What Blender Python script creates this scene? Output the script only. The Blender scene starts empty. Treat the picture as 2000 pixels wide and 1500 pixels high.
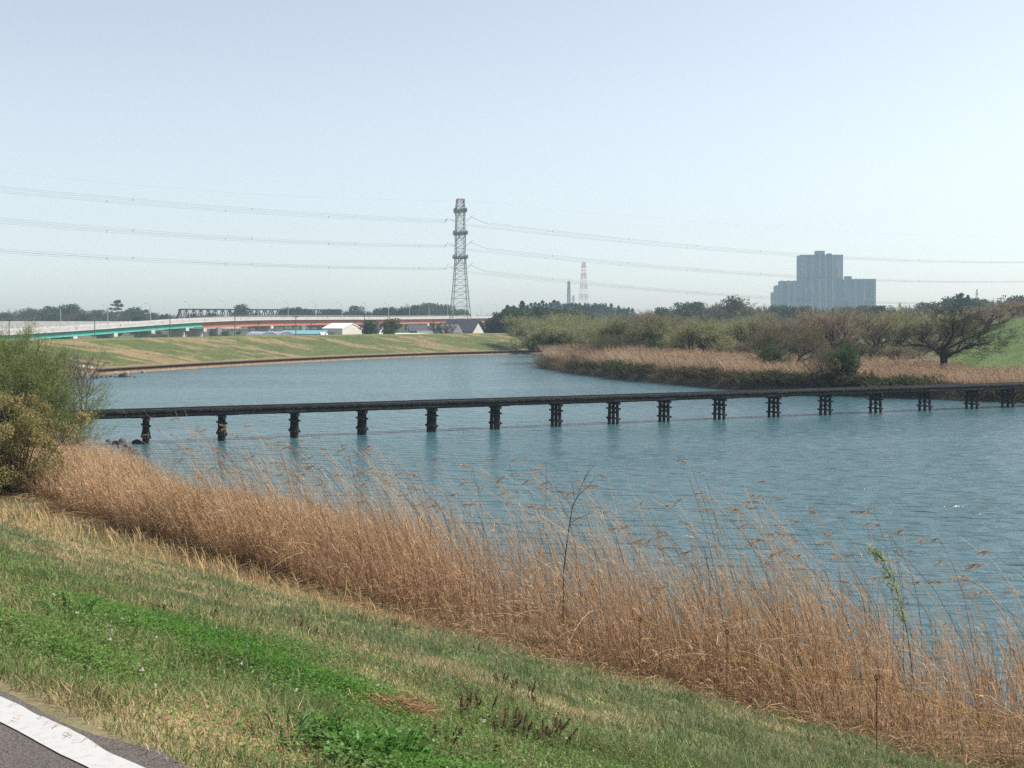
import bpy, math, random
import numpy as np
from mathutils import Vector

R = math.radians
sc = bpy.context.scene
COL = sc.collection

# ------------------------------------------------------------------ camera
F = 2414.0; EYE = 8.0; YH = 630.0          # focal length (px of a 2000 px wide frame), eye above the water, horizon row
cam = bpy.data.cameras.new('camera'); camo = bpy.data.objects.new('camera', cam); COL.objects.link(camo)
cam.sensor_width = 36.0; cam.lens = 36.0 * F / 2000.0
cam.shift_y = -(750.0 - YH) / 2000.0
camo.location = (0, 0, EYE); camo.rotation_euler = (math.pi / 2, 0, 0)
cam.clip_start = 0.1; cam.clip_end = 20000.0
sc.camera = camo

# ------------------------------------------------------------------ light
SUN_AZ, SUN_EL = 78.0, 46.0
world = bpy.data.worlds.new("World"); sc.world = world; world.use_nodes = True
wn = world.node_tree.nodes; wl = world.node_tree.links
sky = wn.new('ShaderNodeTexSky'); sky.sky_type = 'NISHITA'; sky.sun_disc = False
sky.sun_elevation = R(SUN_EL); sky.sun_rotation = R(SUN_AZ)
sky.air_density = 1.0; sky.dust_density = 1.1; sky.ozone_density = 1.5; sky.altitude = 0
pale = wn.new('ShaderNodeHueSaturation'); pale.inputs['Saturation'].default_value = 0.52      # hazy, pale spring sky
wl.new(sky.outputs[0], pale.inputs['Color']); wl.new(pale.outputs[0], wn['Background'].inputs[0]); wn['Background'].inputs[1].default_value = 0.08
sun = bpy.data.lights.new('sun', 'SUN'); sun.energy = 4.0; sun.angle = R(0.5); sun.color = (1.0, 0.95, 0.87)
suno = bpy.data.objects.new('sun', sun); COL.objects.link(suno)
sd = Vector((math.sin(R(SUN_AZ)) * math.cos(R(SUN_EL)), math.cos(R(SUN_AZ)) * math.cos(R(SUN_EL)), math.sin(R(SUN_EL))))
suno.rotation_euler = sd.to_track_quat('Z', 'Y').to_euler(); suno.location = (0, 0, 60)
sc.render.engine = 'CYCLES'
sc.view_settings.view_transform = 'Standard'; sc.view_settings.look = 'None'
sc.view_settings.exposure = 1.10; sc.view_settings.gamma = 1.0
sc.cycles.max_bounces = 6; sc.cycles.transparent_max_bounces = 8; sc.cycles.volume_bounces = 2
sc.cycles.use_denoising = False

# ------------------------------------------------------------------ helpers
def P(x, y, d):
    """world point seen at pixel (x, y) of the 2000x1500 photo at depth d"""
    return np.array([(x - 1000.0) / F * d, d, EYE + (YH - y) / F * d])

def vnoise(x, y, seed=0):
    x = np.asarray(x, float); y = np.asarray(y, float)
    xi = np.floor(x).astype(np.int64); yi = np.floor(y).astype(np.int64)
    fx = x - xi; fy = y - yi
    fx = fx * fx * (3 - 2 * fx); fy = fy * fy * (3 - 2 * fy)
    def h(a, b):
        v = np.sin(a * 127.1 + b * 311.7 + seed * 74.7) * 43758.5453
        return v - np.floor(v)
    return (h(xi, yi) * (1 - fx) + h(xi + 1, yi) * fx) * (1 - fy) + (h(xi, yi + 1) * (1 - fx) + h(xi + 1, yi + 1) * fx) * fy

def fbm(x, y, seed=0, o=4):
    s = 0; a = .5; t = 0
    for i in range(o):
        s = s + a * vnoise(np.asarray(x) * 2 ** i, np.asarray(y) * 2 ** i, seed + i * 13); t += a; a *= .5
    return s / t

def sstep(x, a, b):
    t = np.clip((np.asarray(x, float) - a) / (b - a), 0, 1)
    return t * t * (3 - 2 * t)

def unit(v):
    v = np.asarray(v, float)
    return v / np.maximum(np.linalg.norm(v, axis=-1, keepdims=True), 1e-9)

class Acc:
    """collects shapes that become ONE mesh object"""
    def __init__(s): s.V = []; s.Fs = []; s.C = []; s.n = 0
    def add(s, V, faces, col=(1, 1, 1)):
        V = np.asarray(V, float).reshape(-1, 3)
        c = np.empty((len(V), 3)); c[:] = col
        for f in faces:
            s.Fs.append(np.asarray(f, np.int64) + s.n)
        s.V.append(V); s.C.append(c); s.n += len(V)
    def box(s, c, size, rz=0.0, col=(1, 1, 1)):
        sx, sy, sz = np.array(size) / 2.0
        v = np.array([[a, b, d] for d in (-sz, sz) for a, b in ((-sx, -sy), (sx, -sy), (sx, sy), (-sx, sy))])
        cr, sr = math.cos(rz), math.sin(rz)
        v = np.stack([v[:, 0] * cr - v[:, 1] * sr, v[:, 0] * sr + v[:, 1] * cr, v[:, 2]], 1) + np.array(c)
        s.add(v, [[[0, 3, 2, 1], [4, 5, 6, 7], [0, 1, 5, 4], [1, 2, 6, 5], [2, 3, 7, 6], [3, 0, 4, 7]]], col)
    def tube(s, pts, rad, k=4, col=(1, 1, 1), cap=True):
        pts = np.asarray(pts, float); n = len(pts)
        rad = np.broadcast_to(np.asarray(rad, float), (n,))
        t = unit(np.gradient(pts, axis=0))
        ref = np.array([0, 0, 1.0]) if abs(t[0][2]) < .9 else np.array([1.0, 0, 0])
        a = unit(np.cross(t, ref)); b = np.cross(t, a)
        ang = np.arange(k) * 2 * math.pi / k + math.pi / k
        V = pts[:, None] + rad[:, None, None] * (a[:, None] * np.cos(ang)[None, :, None] + b[:, None] * np.sin(ang)[None, :, None])
        i = np.arange(n - 1)[:, None] * k; j = np.arange(k)[None]; j2 = (j + 1) % k
        Q = np.stack([i + j, i + j2, i + k + j2, i + k + j], -1).reshape(-1, 4)
        fs = [Q]
        if cap and k % 2 == 0:
            e = (n - 1) * k
            fs.append(np.array([[0, m + 2, m + 1, m] if False else [0, m, m + 1, m + 2] for m in range(1, k - 2, 2)]))
            fs.append(np.array([[e, e + m + 2, e + m + 1, e + m] for m in range(1, k - 2, 2)]))
        s.add(V.reshape(-1, 3), fs, col)
    def beam(s, p, q, w, col=(1, 1, 1), h=None):
        s.tube([p, q], w * .7071, 4, col)
    def ribbons(s, Pt, W, side, col):
        """Pt (n,k,3) centre lines, W (n,k) or (k,) half widths, side (n,3), col (n,3) or (n,k,3)"""
        Pt = np.asarray(Pt, float); n, k, _ = Pt.shape
        W = np.broadcast_to(np.asarray(W, float), (n, k))
        off = W[..., None] * side[:, None, :]
        V = np.stack([Pt - off, Pt + off], 2).reshape(-1, 3)
        col = np.asarray(col, float)
        if col.ndim == 2: col = np.repeat(col[:, None], k, 1)
        c = np.repeat(col[:, :, None], 2, 2).reshape(-1, 3)
        b = (np.arange(n)[:, None] * k + np.arange(k - 1)[None]) * 2
        Q = np.stack([b, b + 1, b + 3, b + 2], -1).reshape(-1, 4)
        s.Fs.append(Q + s.n); s.V.append(V); s.C.append(c); s.n += len(V)
    def leaves(s, c, d, nrm, L, W, col):
        """diamond leaves: centre c, axis d, normal nrm, length L, width W"""
        c = np.asarray(c, float); n = len(c); d = unit(d); sd_ = unit(np.cross(d, nrm))
        L = np.broadcast_to(L, (n,))[:, None] / 2; W = np.broadcast_to(W, (n,))[:, None] / 2
        V = np.stack([c - d * L, c + sd_ * W, c + d * L, c - sd_ * W], 1).reshape(-1, 3)
        s.Fs.append(np.arange(n * 4).reshape(n, 4) + s.n); s.V.append(V)
        col = np.broadcast_to(np.asarray(col, float), (n, 3)); s.C.append(np.repeat(col, 4, 0)); s.n += n * 4
    def mesh(s, name, smooth=False):
        me = bpy.data.meshes.new(name)
        V = np.concatenate(s.V); C = np.concatenate(s.C)
        lv = []; ls = []
        for f in s.Fs:
            f = np.atleast_2d(f); lv.append(f.reshape(-1)); ls.append(np.full(len(f), f.shape[1]))
        lv = np.concatenate(lv); ls = np.concatenate(ls)
        me.vertices.add(len(V)); me.vertices.foreach_set('co', V.astype(np.float32).ravel())
        me.loops.add(len(lv)); me.loops.foreach_set('vertex_index', lv.astype(np.int32))
        me.polygons.add(len(ls))
        me.polygons.foreach_set('loop_start', (np.cumsum(ls) - ls).astype(np.int32))
        me.polygons.foreach_set('loop_total', ls.astype(np.int32))
        me.polygons.foreach_set('use_smooth', np.full(len(ls), bool(smooth)))
        at = me.color_attributes.new('Col', 'FLOAT_COLOR', 'POINT')
        at.data.foreach_set('color', np.concatenate([C, np.ones((len(C), 1))], 1).astype(np.float32).ravel())
        me.update(calc_edges=True)
        return me
    def build(s, name, mat, parent=None, smooth=False):
        me = s.mesh(name, smooth); me.materials.append(mat)
        return link(name, me, parent)

def link(name, me, parent=None):
    o = bpy.data.objects.new(name, me); COL.objects.link(o)
    if parent is not None: o.parent = parent
    return o

def tag(o, label, cat, group=None, kind=None):
    o['label'] = label; o['category'] = cat
    if group: o['group'] = group
    if kind: o['kind'] = kind
    return o

def struct(o):
    o['kind'] = 'structure'; return o

def stuff(o, label, cat):
    return tag(o, label, cat, kind='stuff')

def thing(name, loc, label, cat, group=None, rz=0.0, scale=None):
    o = bpy.data.objects.new(name, None); COL.objects.link(o)
    o.empty_display_size = .2
    o.location = tuple(float(a) for a in loc); o.rotation_euler = (0, 0, rz)
    if scale is not None: o.scale = scale
    return tag(o, label, cat, group)

def dup_tree(root, loc, rz, scale, label, group=None):
    r = root.copy(); COL.objects.link(r)
    r.location = tuple(float(a) for a in loc); r.rotation_euler = (0, 0, rz); r.scale = scale
    r['label'] = label
    if group: r['group'] = group
    elif 'group' in r: del r['group']
    for ch in list(root.children):
        c = ch.copy(); COL.objects.link(c); c.parent = r
        for g in ch.children:
            d = g.copy(); COL.objects.link(d); d.parent = c
    return r

# ------------------------------------------------------------------ materials
def nodes_of(name):
    m = bpy.data.materials.new(name); m.use_nodes = True
    nt = m.node_tree; nt.nodes.clear()
    out = nt.nodes.new('ShaderNodeOutputMaterial')
    return m, nt, nt.nodes.new, nt.links.new, out

def mat(name, c1, c2=None, scale=3.0, rough=.8, bump=0.0, metal=0.0, stretch=(1, 1, 1), spec=.4, bdist=.05):
    m, nt, N, L, out = nodes_of(name)
    b = N('ShaderNodeBsdfPrincipled'); b.inputs['Roughness'].default_value = rough
    b.inputs['Metallic'].default_value = metal; b.inputs['Specular IOR Level'].default_value = spec
    tc = N('ShaderNodeTexCoord'); mp = N('ShaderNodeMapping'); mp.inputs['Scale'].default_value = stretch
    L(tc.outputs['Object'], mp.inputs[0])
    nz = N('ShaderNodeTexNoise'); nz.inputs['Scale'].default_value = scale; nz.inputs['Detail'].default_value = 6
    nz.inputs['Roughness'].default_value = .65
    L(mp.outputs[0], nz.inputs[0])
    cr = N('ShaderNodeValToRGB'); cr.color_ramp.elements[0].position = .32; cr.color_ramp.elements[1].position = .68
    c2 = c2 or tuple(a * .75 for a in c1)
    cr.color_ramp.elements[0].color = (*c2, 1); cr.color_ramp.elements[1].color = (*c1, 1)
    L(nz.outputs[0], cr.inputs[0]); L(cr.outputs[0], b.inputs['Base Color'])
    if bump:
        bp = N('ShaderNodeBump'); bp.inputs['Strength'].default_value = bump; bp.inputs['Distance'].default_value = bdist
        L(nz.outputs[0], bp.inputs['Height']); L(bp.outputs[0], b.inputs['Normal'])
    L(b.outputs[0], out.inputs[0])
    return m

def attr_mat(name, transl=0.0, rough=.9, nscale=0.0, namp=.3, bump=0.0, gloss=0.0):
    """colour from the per-vertex attribute, optional fine noise; leaves also let light through"""
    m, nt, N, L, out = nodes_of(name)
    at = N('ShaderNodeAttribute'); at.attribute_name = 'Col'
    c = at.outputs['Color']
    nz = None
    if nscale:
        tc = N('ShaderNodeTexCoord')
        nz = N('ShaderNodeTexNoise'); nz.inputs['Scale'].default_value = nscale; nz.inputs['Detail'].default_value = 8
        nz.inputs['Roughness'].default_value = .7
        L(tc.outputs['Object'], nz.inputs[0])
        mr = N('ShaderNodeMapRange'); mr.inputs[1].default_value = .3; mr.inputs[2].default_value = .7
        mr.inputs[3].default_value = 1 - namp; mr.inputs[4].default_value = 1 + namp
        L(nz.outputs[0], mr.inputs[0])
        vm = N('ShaderNodeVectorMath'); vm.operation = 'SCALE'
        L(c, vm.inputs[0]); L(mr.outputs[0], vm.inputs['Scale']); c = vm.outputs[0]
    if transl:
        d = N('ShaderNodeBsdfDiffuse'); t = N('ShaderNodeBsdfTranslucent'); mx = N('ShaderNodeMixShader')
        mx.inputs[0].default_value = transl
        L(c, d.inputs[0]); L(c, t.inputs[0]); L(d.outputs[0], mx.inputs[1]); L(t.outputs[0], mx.inputs[2])
        last = mx.outputs[0]
        if gloss:
            g = N('ShaderNodeBsdfGlossy'); g.inputs['Roughness'].default_value = .45
            m2 = N('ShaderNodeMixShader'); m2.inputs[0].default_value = gloss
            L(last, m2.inputs[1]); L(g.outputs[0], m2.inputs[2]); last = m2.outputs[0]
        L(last, out.inputs[0])
    else:
        b = N('ShaderNodeBsdfPrincipled'); b.inputs['Roughness'].default_value = rough
        b.inputs['Specular IOR Level'].default_value = .25
        L(c, b.inputs['Base Color'])
        if bump and nz:
            bp = N('ShaderNodeBump'); bp.inputs['Strength'].default_value = bump; bp.inputs['Distance'].default_value = .1
            L(nz.outputs[0], bp.inputs['Height']); L(bp.outputs[0], b.inputs['Normal'])
        L(b.outputs[0], out.inputs[0])
    return m

M = {}
M['leaf'] = attr_mat('leaf', .48)
M['grass'] = attr_mat('grass_blade', .45, gloss=.012)
M['reed'] = attr_mat('dry_reed', .3)
M['bark'] = attr_mat('bark', 0, .95, 4.0, .3, .4)
M['soil'] = attr_mat('soil', 0, .95, 5.0, .35, .5)
M['earth'] = attr_mat('turf', 0, .95, 1.3, .35, .5)
M['timber'] = mat('weathered_timber', (.030, .029, .029), (.010, .010, .011), 3.0, .75, .5, stretch=(1, 1, 1))
M['deckwood'] = mat('deck_timber', (.050, .048, .045), (.020, .020, .019), 2.5, .85, .5)
M['rust'] = mat('rusty_steel', (.12, .05, .025), (.06, .026, .015), 1.2, .85, .3, stretch=(1, 1, .4))
M['rustcap'] = mat('rusty_steel_cap', (.09, .05, .035), (.05, .03, .022), 1.2, .8, .2)
M['rod'] = mat('rusty_rod', (.20, .075, .03), (.10, .035, .015), 20, .85, .3)
M['rope'] = mat('striped_rope', (.50, .30, .04), (.06, .04, .02), 14, .8, .2)
M['conc'] = mat('pale_concrete', (.38, .37, .35), (.27, .26, .25), .6, .85, .1)
M['pier'] = mat('grey_concrete', (.44, .43, .42), (.32, .31, .31), .5, .9, .1)
M['green'] = mat('green_paint', (.03, .25, .19), (.025, .20, .155), .2, .45)
M['greenl'] = mat('pale_green_paint', (.10, .45, .36), (.08, .40, .32), .2, .45)
M['orange'] = mat('orange_paint', (.36, .12, .08), (.29, .095, .06), .2, .5)
M['truss'] = mat('dark_truss_paint', (.055, .05, .06), (.035, .032, .042), .5, .6)
M['galv'] = mat('galvanised_steel', (.33, .36, .35), (.23, .26, .255), 1, .6, metal=.2)
M['lampp'] = mat('lamp_post_grey', (.42, .43, .43), (.34, .35, .35), 1, .5)
M['wood_pole'] = mat('utility_pole_grey', (.13, .12, .11), (.08, .075, .07), 1, .8)
M['red'] = mat('red_paint', (.46, .13, .10), (.38, .10, .08), 1, .5)
M['white'] = mat('white_paint', (.80, .79, .76), (.70, .69, .66), .8, .6)
M['cable'] = mat('cable', (.10, .10, .11), (.08, .08, .09), 1, .5)
M['sheet'] = mat('white_sheet_metal', (.58, .56, .50), (.50, .48, .43), .4, .5)
M['sheetd'] = mat('grey_sheet_metal', (.33, .34, .35), (.27, .28, .29), .4, .6)
M['blue'] = mat('pale_blue_roof', (.16, .30, .34), (.13, .26, .30), .3, .5)
M['film'] = mat('white_film', (.50, .52, .53), (.36, .39, .41), .6, .35)
M['filmd'] = mat('grey_film_end', (.30, .34, .38), (.22, .25, .28), .6, .4)
M['tile'] = mat('dark_roof_tile', (.075, .078, .09), (.045, .048, .058), 1.5, .55, .4)
M['tileg'] = mat('grey_roof_tile', (.20, .205, .21), (.14, .145, .15), 1.0, .6, .4)
M['plaster'] = mat('plaster', (.52, .50, .46), (.42, .40, .37), .5, .8)
M['darkwall'] = mat('dark_board_wall', (.11, .085, .07), (.07, .055, .045), 1, .8)
M['glass'] = mat('window_glass', (.03, .04, .05), (.02, .025, .03), 1, .15)
M['tower'] = mat('tower_concrete', (.040, .076, .108), (.030, .058, .085), .05, .8)
M['towerl'] = mat('tower_pale_panel', (.14, .165, .19), (.115, .14, .16), .05, .8)
M['towerp'] = mat('tower_pink_panel', (.42, .20, .19), (.36, .17, .16), .05, .8)
M['towerw'] = mat('tower_window_band', (.035, .045, .055), (.02, .027, .035), .3, .4)
M['stone'] = mat('river_stone', (.30, .28, .25), (.15, .14, .13), 3, .9, .5)
M['paleston'] = mat('pale_stone', (.55, .50, .43), (.38, .34, .29), 3, .9, .5)
M['darkstone'] = mat('wet_stone', (.05, .045, .045), (.025, .022, .022), 3, .6, .5)
# ------------------------------------------------------------------ near bank coordinates: u along the levee, v towards the river
UA = np.array([-.716, .698]); VA = np.array([.698, .716])
def uv2xy(u, v): return u * UA[0] + v * VA[0], u * UA[1] + v * VA[1]
def xy2uv(x, y): return x * UA[0] + y * UA[1], x * VA[0] + y * VA[1]
def v_reed(u):                                   # front edge of the reed belt
    u = np.asarray(u, float)
    return 19.2 + np.clip((u - 15) / 36, 0, 1.3) * 4.0 + 1.1 * (vnoise(u * .35, u * 0 + 3, 5) - .5) + .5 * (vnoise(u * 1.3, u * 0 + 8, 6) - .5)
def v_shore(u):
    u = np.asarray(u, float)
    return 25.2 + sstep(u, 40, 62) * 6.5 + 1.0 * (vnoise(u * .25, u * 0 + 1, 9) - .5)
def bank_z(u, v, fine=True):
    u = np.asarray(u, float); v = np.asarray(v, float)
    z = 6.5 - .331 * np.clip(v - 2.2, 0, 17.2)
    vs = v_shore(u)
    t = np.clip((v - 19.4) / np.maximum(vs - 19.4, .5), 0, None)
    z = np.where(v > 19.4, .806 - .806 * np.clip(t, 0, 1) ** 1.5 - np.clip(v - vs, 0, 6) * .35, z)
    z = np.where(v < -4.2, 6.5 - .33 * np.clip(-v - 4.2, 0, 14), z)
    if fine:
        on = sstep(v, 2.25, 3.2)
        z = z + on * ((fbm(u * .45, v * .45, 3, 3) - .5) * .22 + (fbm(u * 2.0, v * 2.0, 17, 2) - .5) * .07)
        z = z - (1 - on) * .03 * sstep(v, 2.0, 2.2) * 0
    return z
def ground_px(x, y):
    """point of the near bank seen at photo pixel (x, y)"""
    a = (x - 1000) / F; b = (y - YH) / F
    Y = np.linspace(3.5, 90, 9000)
    u, v = xy2uv(a * Y, Y)
    hit = np.where(8 - b * Y <= bank_z(u, v, False))[0]
    Y = Y[hit[0]] if len(hit) else 60.0
    u, v = xy2uv(a * Y, Y)
    return np.array([a * Y, Y, float(bank_z(u, v))])

# colour zones of the turf, shared by the ground sheet and the grass blades
def turf_mix(u, v):
    """0 = straw, 1 = green ; plus clover weight and brown weight"""
    n = fbm(u * .22, v * .5, 21, 4); n2 = fbm(u * .9, v * 1.3, 33, 3)
    g = .68 + (n - .5) * 1.8 + (n2 - .5) * .9
    def blob(u0, v0, ru, rv, tilt=0.0):
        du, dv_ = u - u0, v - v0 - tilt * (u - u0)
        return np.exp(-((du / ru) ** 2 + ((dv_ + .9 * (n2 - .5)) / rv) ** 2) ** 1.5)
    clover = blob(7.3, 4.75, 2.1, .72, .12)
    clover = np.maximum(clover, blob(6.9, 3.1, 1.3, .36) * .85)
    clover = clover * (.25 + .75 * sstep(fbm(u * 1.1, v * 1.7, 23, 3), .36, .52))
    clover = np.maximum(clover, blob(4.0, 3.35, .55, .35))
    straw = blob(4.6, 2.95, .6, .55) * .62                                     # dry strip near the kerb
    straw = np.maximum(straw, blob(33, 17.3, 9, 1.5, .1) * .8)                 # straw bands below the reeds
    straw = np.maximum(straw, blob(26, 19.3, 7, 1.4) * .75)
    straw = np.maximum(straw, blob(19, 9.2, 3.2, .8, .25) * .7)
    straw = np.maximum(straw, blob(24, 13.0, 5, 1.3, .2) * .6)
    straw = np.maximum(straw, sstep(v, 17.6, 19.2) * .12)
    straw = np.maximum(straw, np.exp(-((v - 2.25) / .14) ** 2) * .25)
    g = g + (.15 + .4 * sstep(u, 5.0, 6.2)) * (1 - sstep(v, 2.7, 3.6)) + .10 * sstep(v, 6, 9)
    g = np.clip(g - straw * 1.1 + clover * 1.2, 0, 1)
    return g, np.clip(clover, 0, 1)

# ---- near bank sheet
us = np.concatenate([np.arange(-60, -4, 4.0), np.arange(-4, 70, .3), np.arange(70, 240, 5.0)])
vs_ = np.concatenate([np.arange(-22, 1.9, 1.5), np.array([1.95, 2.05, 2.12]), np.arange(2.2, 33, .25), np.array([35, 38, 42.])])
U, V = np.meshgrid(us, vs_, indexing='ij')
Zb = bank_z(U, V)
Zb = np.where((V <= 2.2) & (V > -4.2), 6.5, Zb)
X, Y = uv2xy(U, V)
g, cl = turf_mix(U, V)
nz = fbm(U * 3, V * 3, 41, 3)[..., None]
straw_c = np.array([.31, .235, .125]); green_c = np.array([.105, .145, .045]); mud_c = np.array([.10, .075, .05])
cc = straw_c * (1 - g[..., None]) + green_c * g[..., None]
cc = cc * (.65 + .6 * nz)
wet = sstep(V, 19.0, 21.0)[..., None]
cc = cc * (1 - wet) + (np.array([.17, .115, .065]) * (.6 + .7 * nz)) * wet
under = sstep(V - v_shore(U), -.6, .3)[..., None]
cc = cc * (1 - under) + mud_c * .6 * under
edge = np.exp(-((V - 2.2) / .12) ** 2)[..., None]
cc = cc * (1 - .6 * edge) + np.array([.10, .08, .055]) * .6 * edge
a = Acc(); nu, nv = U.shape
idx = np.arange(nu * nv).reshape(nu, nv)
Q = np.stack([idx[:-1, :-1], idx[1:, :-1], idx[1:, 1:], idx[:-1, 1:]], -1).reshape(-1, 4)[:, ::-1]
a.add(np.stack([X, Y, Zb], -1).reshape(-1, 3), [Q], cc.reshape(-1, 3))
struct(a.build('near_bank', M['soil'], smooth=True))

def path_edge(u): return (fbm(np.asarray(u) * 1.3, np.asarray(u) * 0 + 2, 51, 6) - .5) * .24 - .05
# ---- asphalt path with a ragged far edge, and its white edge line
def strip(name, us, v0, v1, z, m, nv=2):
    a = Acc(); k = len(us)
    Vv = np.stack([v0 + (v1 - v0) * t for t in np.linspace(0, 1, nv)], 1)
    Uu = np.repeat(us[:, None], nv, 1)
    X, Y = uv2xy(Uu, Vv)
    idx = np.arange(k * nv).reshape(k, nv)
    Q = np.stack([idx[:-1, :-1], idx[1:, :-1], idx[1:, 1:], idx[:-1, 1:]], -1).reshape(-1, 4)[:, ::-1]
    a.add(np.stack([X, Y, np.full_like(X, z)], -1).reshape(-1, 3), [Q])
    return struct(a.build(name, m))

def asphalt_mat():
    m, nt, N, L, out = nodes_of('asphalt')
    b = N('ShaderNodeBsdfPrincipled'); b.inputs['Roughness'].default_value = .9; b.inputs['Specular IOR Level'].default_value = .25
    tc = N('ShaderNodeTexCoord')
    n1 = N('ShaderNodeTexNoise'); n1.inputs['Scale'].default_value = 1.2; n1.inputs['Detail'].default_value = 5
    vo = N('ShaderNodeTexVoronoi'); vo.inputs['Scale'].default_value = 110
    L(tc.outputs['Object'], n1.inputs[0]); L(tc.outputs['Object'], vo.inputs['Vector'])
    r1 = N('ShaderNodeValToRGB'); r1.color_ramp.elements[0].color = (.062, .054, .049, 1); r1.color_ramp.elements[1].color = (.092, .080, .074, 1)
    r1.color_ramp.elements[0].position = .3; r1.color_ramp.elements[1].position = .7
    L(n1.outputs[0], r1.inputs[0])
    mr = N('ShaderNodeMapRange'); mr.inputs[1].default_value = 0; mr.inputs[2].default_value = 1; mr.inputs[3].default_value = .65; mr.inputs[4].default_value = 1.4
    L(vo.outputs['Color'], mr.inputs[0])
    vm = N('ShaderNodeVectorMath'); vm.operation = 'SCALE'; L(r1.outputs[0], vm.inputs[0]); L(mr.outputs[0], vm.inputs['Scale'])
    L(vm.outputs[0], b.inputs['Base Color'])
    bp = N('ShaderNodeBump'); bp.inputs['Strength'].default_value = .5; bp.inputs['Distance'].default_value = .006
    L(vo.outputs['Distance'], bp.inputs['Height']); L(bp.outputs[0], b.inputs['Normal'])
    L(b.outputs[0], out.inputs[0]); return m

def line_mat():
    m, nt, N, L, out = nodes_of('road_paint')
    b = N('ShaderNodeBsdfPrincipled'); b.inputs['Roughness'].default_value = .7
    tc = N('ShaderNodeTexCoord')
    n1 = N('ShaderNodeTexNoise'); n1.inputs['Scale'].default_value = 22; n1.inputs['Detail'].default_value = 9; n1.inputs['Roughness'].default_value = .75
    L(tc.outputs['Object'], n1.inputs[0])
    r1 = N('ShaderNodeValToRGB'); e = r1.color_ramp.elements
    e[0].position = .22; e[0].color = (.24, .225, .21, 1); e[1].position = .50; e[1].color = (.38, .375, .37, 1)
    L(n1.outputs[0], r1.inputs[0]); L(r1.outputs[0], b.inputs['Base Color'])
    L(b.outputs[0], out.inputs[0]); return m
ur = np.arange(-40, 160, .06)
ur = ur[(ur < 30)]
rag = path_edge(ur)
strip('asphalt_path', ur, np.full_like(ur, -3.6), 2.24 + rag, 6.504, asphalt_mat())
wob = (fbm(ur * 6, ur * 0 + 4, 52, 3) - .5) * .022
strip('white_edge_line', ur, 1.975 + wob, 2.105 + (fbm(ur * 5, ur * 0 + 7, 53, 3) - .5) * .03, 6.508, line_mat())

# ------------------------------------------------------------------ water
def water_mat():
    m, nt, N, L, out = nodes_of('river_water')
    b = N('ShaderNodeBsdfPrincipled'); b.inputs['Roughness'].default_value = .20
    b.inputs['IOR'].default_value = 1.31; b.inputs['Base Color'].default_value = (.036, .085, .100, 1)
    tc = N('ShaderNodeTexCoord')
    def wave(scale, sx, sy, rot, det, seed):
        mp = N('ShaderNodeMapping'); mp.inputs['Scale'].default_value = (sx, sy, 1); mp.inputs['Rotation'].default_value = (0, 0, R(rot))
        mp.inputs['Location'].default_value = (seed, seed * .7, 0)
        n = N('ShaderNodeTexNoise'); n.inputs['Scale'].default_value = scale; n.inputs['Detail'].default_value = det; n.inputs['Roughness'].default_value = .55
        L(tc.outputs['Object'], mp.inputs[0]); L(mp.outputs[0], n.inputs[0]); return n.outputs[0]
    w1 = wave(.95, .62, 1.25, 12, 1, 0); w2 = wave(2.7, .65, 1.2, -14, 3, 5.3); w3 = wave(.035, .5, 1.4, 8, 3, 9.1)
    def math_(op, a, c):
        n = N('ShaderNodeMath'); n.operation = op
        for i, q in enumerate((a, c)):
            if isinstance(q, (int, float)): n.inputs[i].default_value = q
            else: L(q, n.inputs[i])
        return n.outputs[0]
    h = math_('ADD', math_('MULTIPLY', w1, .51), math_('MULTIPLY', w2, .11))
    mr = N('ShaderNodeMapRange'); mr.inputs[1].default_value = .35; mr.inputs[2].default_value = .62; mr.inputs[3].default_value = .55; mr.inputs[4].default_value = 1.25
    L(w3, mr.inputs[0])
    bp = N('ShaderNodeBump'); bp.inputs['Distance'].default_value = 1.0; bp.inputs['Strength'].default_value = 1.0
    L(math_('MULTIPLY', h, mr.outputs[0]), bp.inputs['Height'])
    L(bp.outputs[0], b.inputs['Normal']); L(b.outputs[0], out.inputs[0])
    return m
a = Acc(); a.add([(-700, -300, 0), (900, -300, 0), (900, 900, 0), (-700, 900, 0)], [[[0, 1, 2, 3]]])
struct(a.build('river', water_mat()))

# ------------------------------------------------------------------ far levee: swept along the far shore
FS = np.array([(-190, 40), (-130, 60), (-92, 95), (-74, 135), (-67, 165), (-63.3, 191), (-54.4, 219), (-46, 241), (-33.3, 268), (-17, 294), (3.9, 317), (35, 345), (80, 375), (150, 405), (260, 430), (420, 450)], float)
def resample(P_, step):
    d = np.concatenate([[0], np.cumsum(np.linalg.norm(np.diff(P_, axis=0), axis=1))])
    s = np.arange(0, d[-1], step)
    q = np.stack([np.interp(s, d, P_[:, 0]), np.interp(s, d, P_[:, 1])], 1)
    for _ in range(int(14 / step)):
        q[1:-1] = (q[:-2] + 2 * q[1:-1] + q[2:]) / 4
    return q, s
fq, fs_ = resample(FS, .8)
ft = unit(np.gradient(fq, axis=0)); fn = np.stack([-ft[:, 1], ft[:, 0]], 1)
i_wall = int(np.argmin(np.abs(fq[:, 1] - 189)))
w = np.concatenate([[-3, -.6, 0, .001], np.linspace(.3, 4, 6), np.linspace(4.5, 19, 34), np.linspace(20, 23, 3), np.linspace(24, 36, 5), [60, 120, 300]])
def lev_z(w, wall):
    base = np.where(w < 0, w * .6, .85)
    if not wall: base = np.where(w < 0, w * .6, np.clip(w * .35, 0, .9))
    z = np.where(w > 4, .9 + (w - 4) * (4.2 / 15.0), base)
    z = np.where(w > 19, 5.1, z)
    z = np.where(w > 23, 5.1 - (w - 23) * .33, z)
    return np.where(w > 36, 1.0, z)
S, W = np.meshgrid(fs_, w, indexing='ij')
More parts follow.
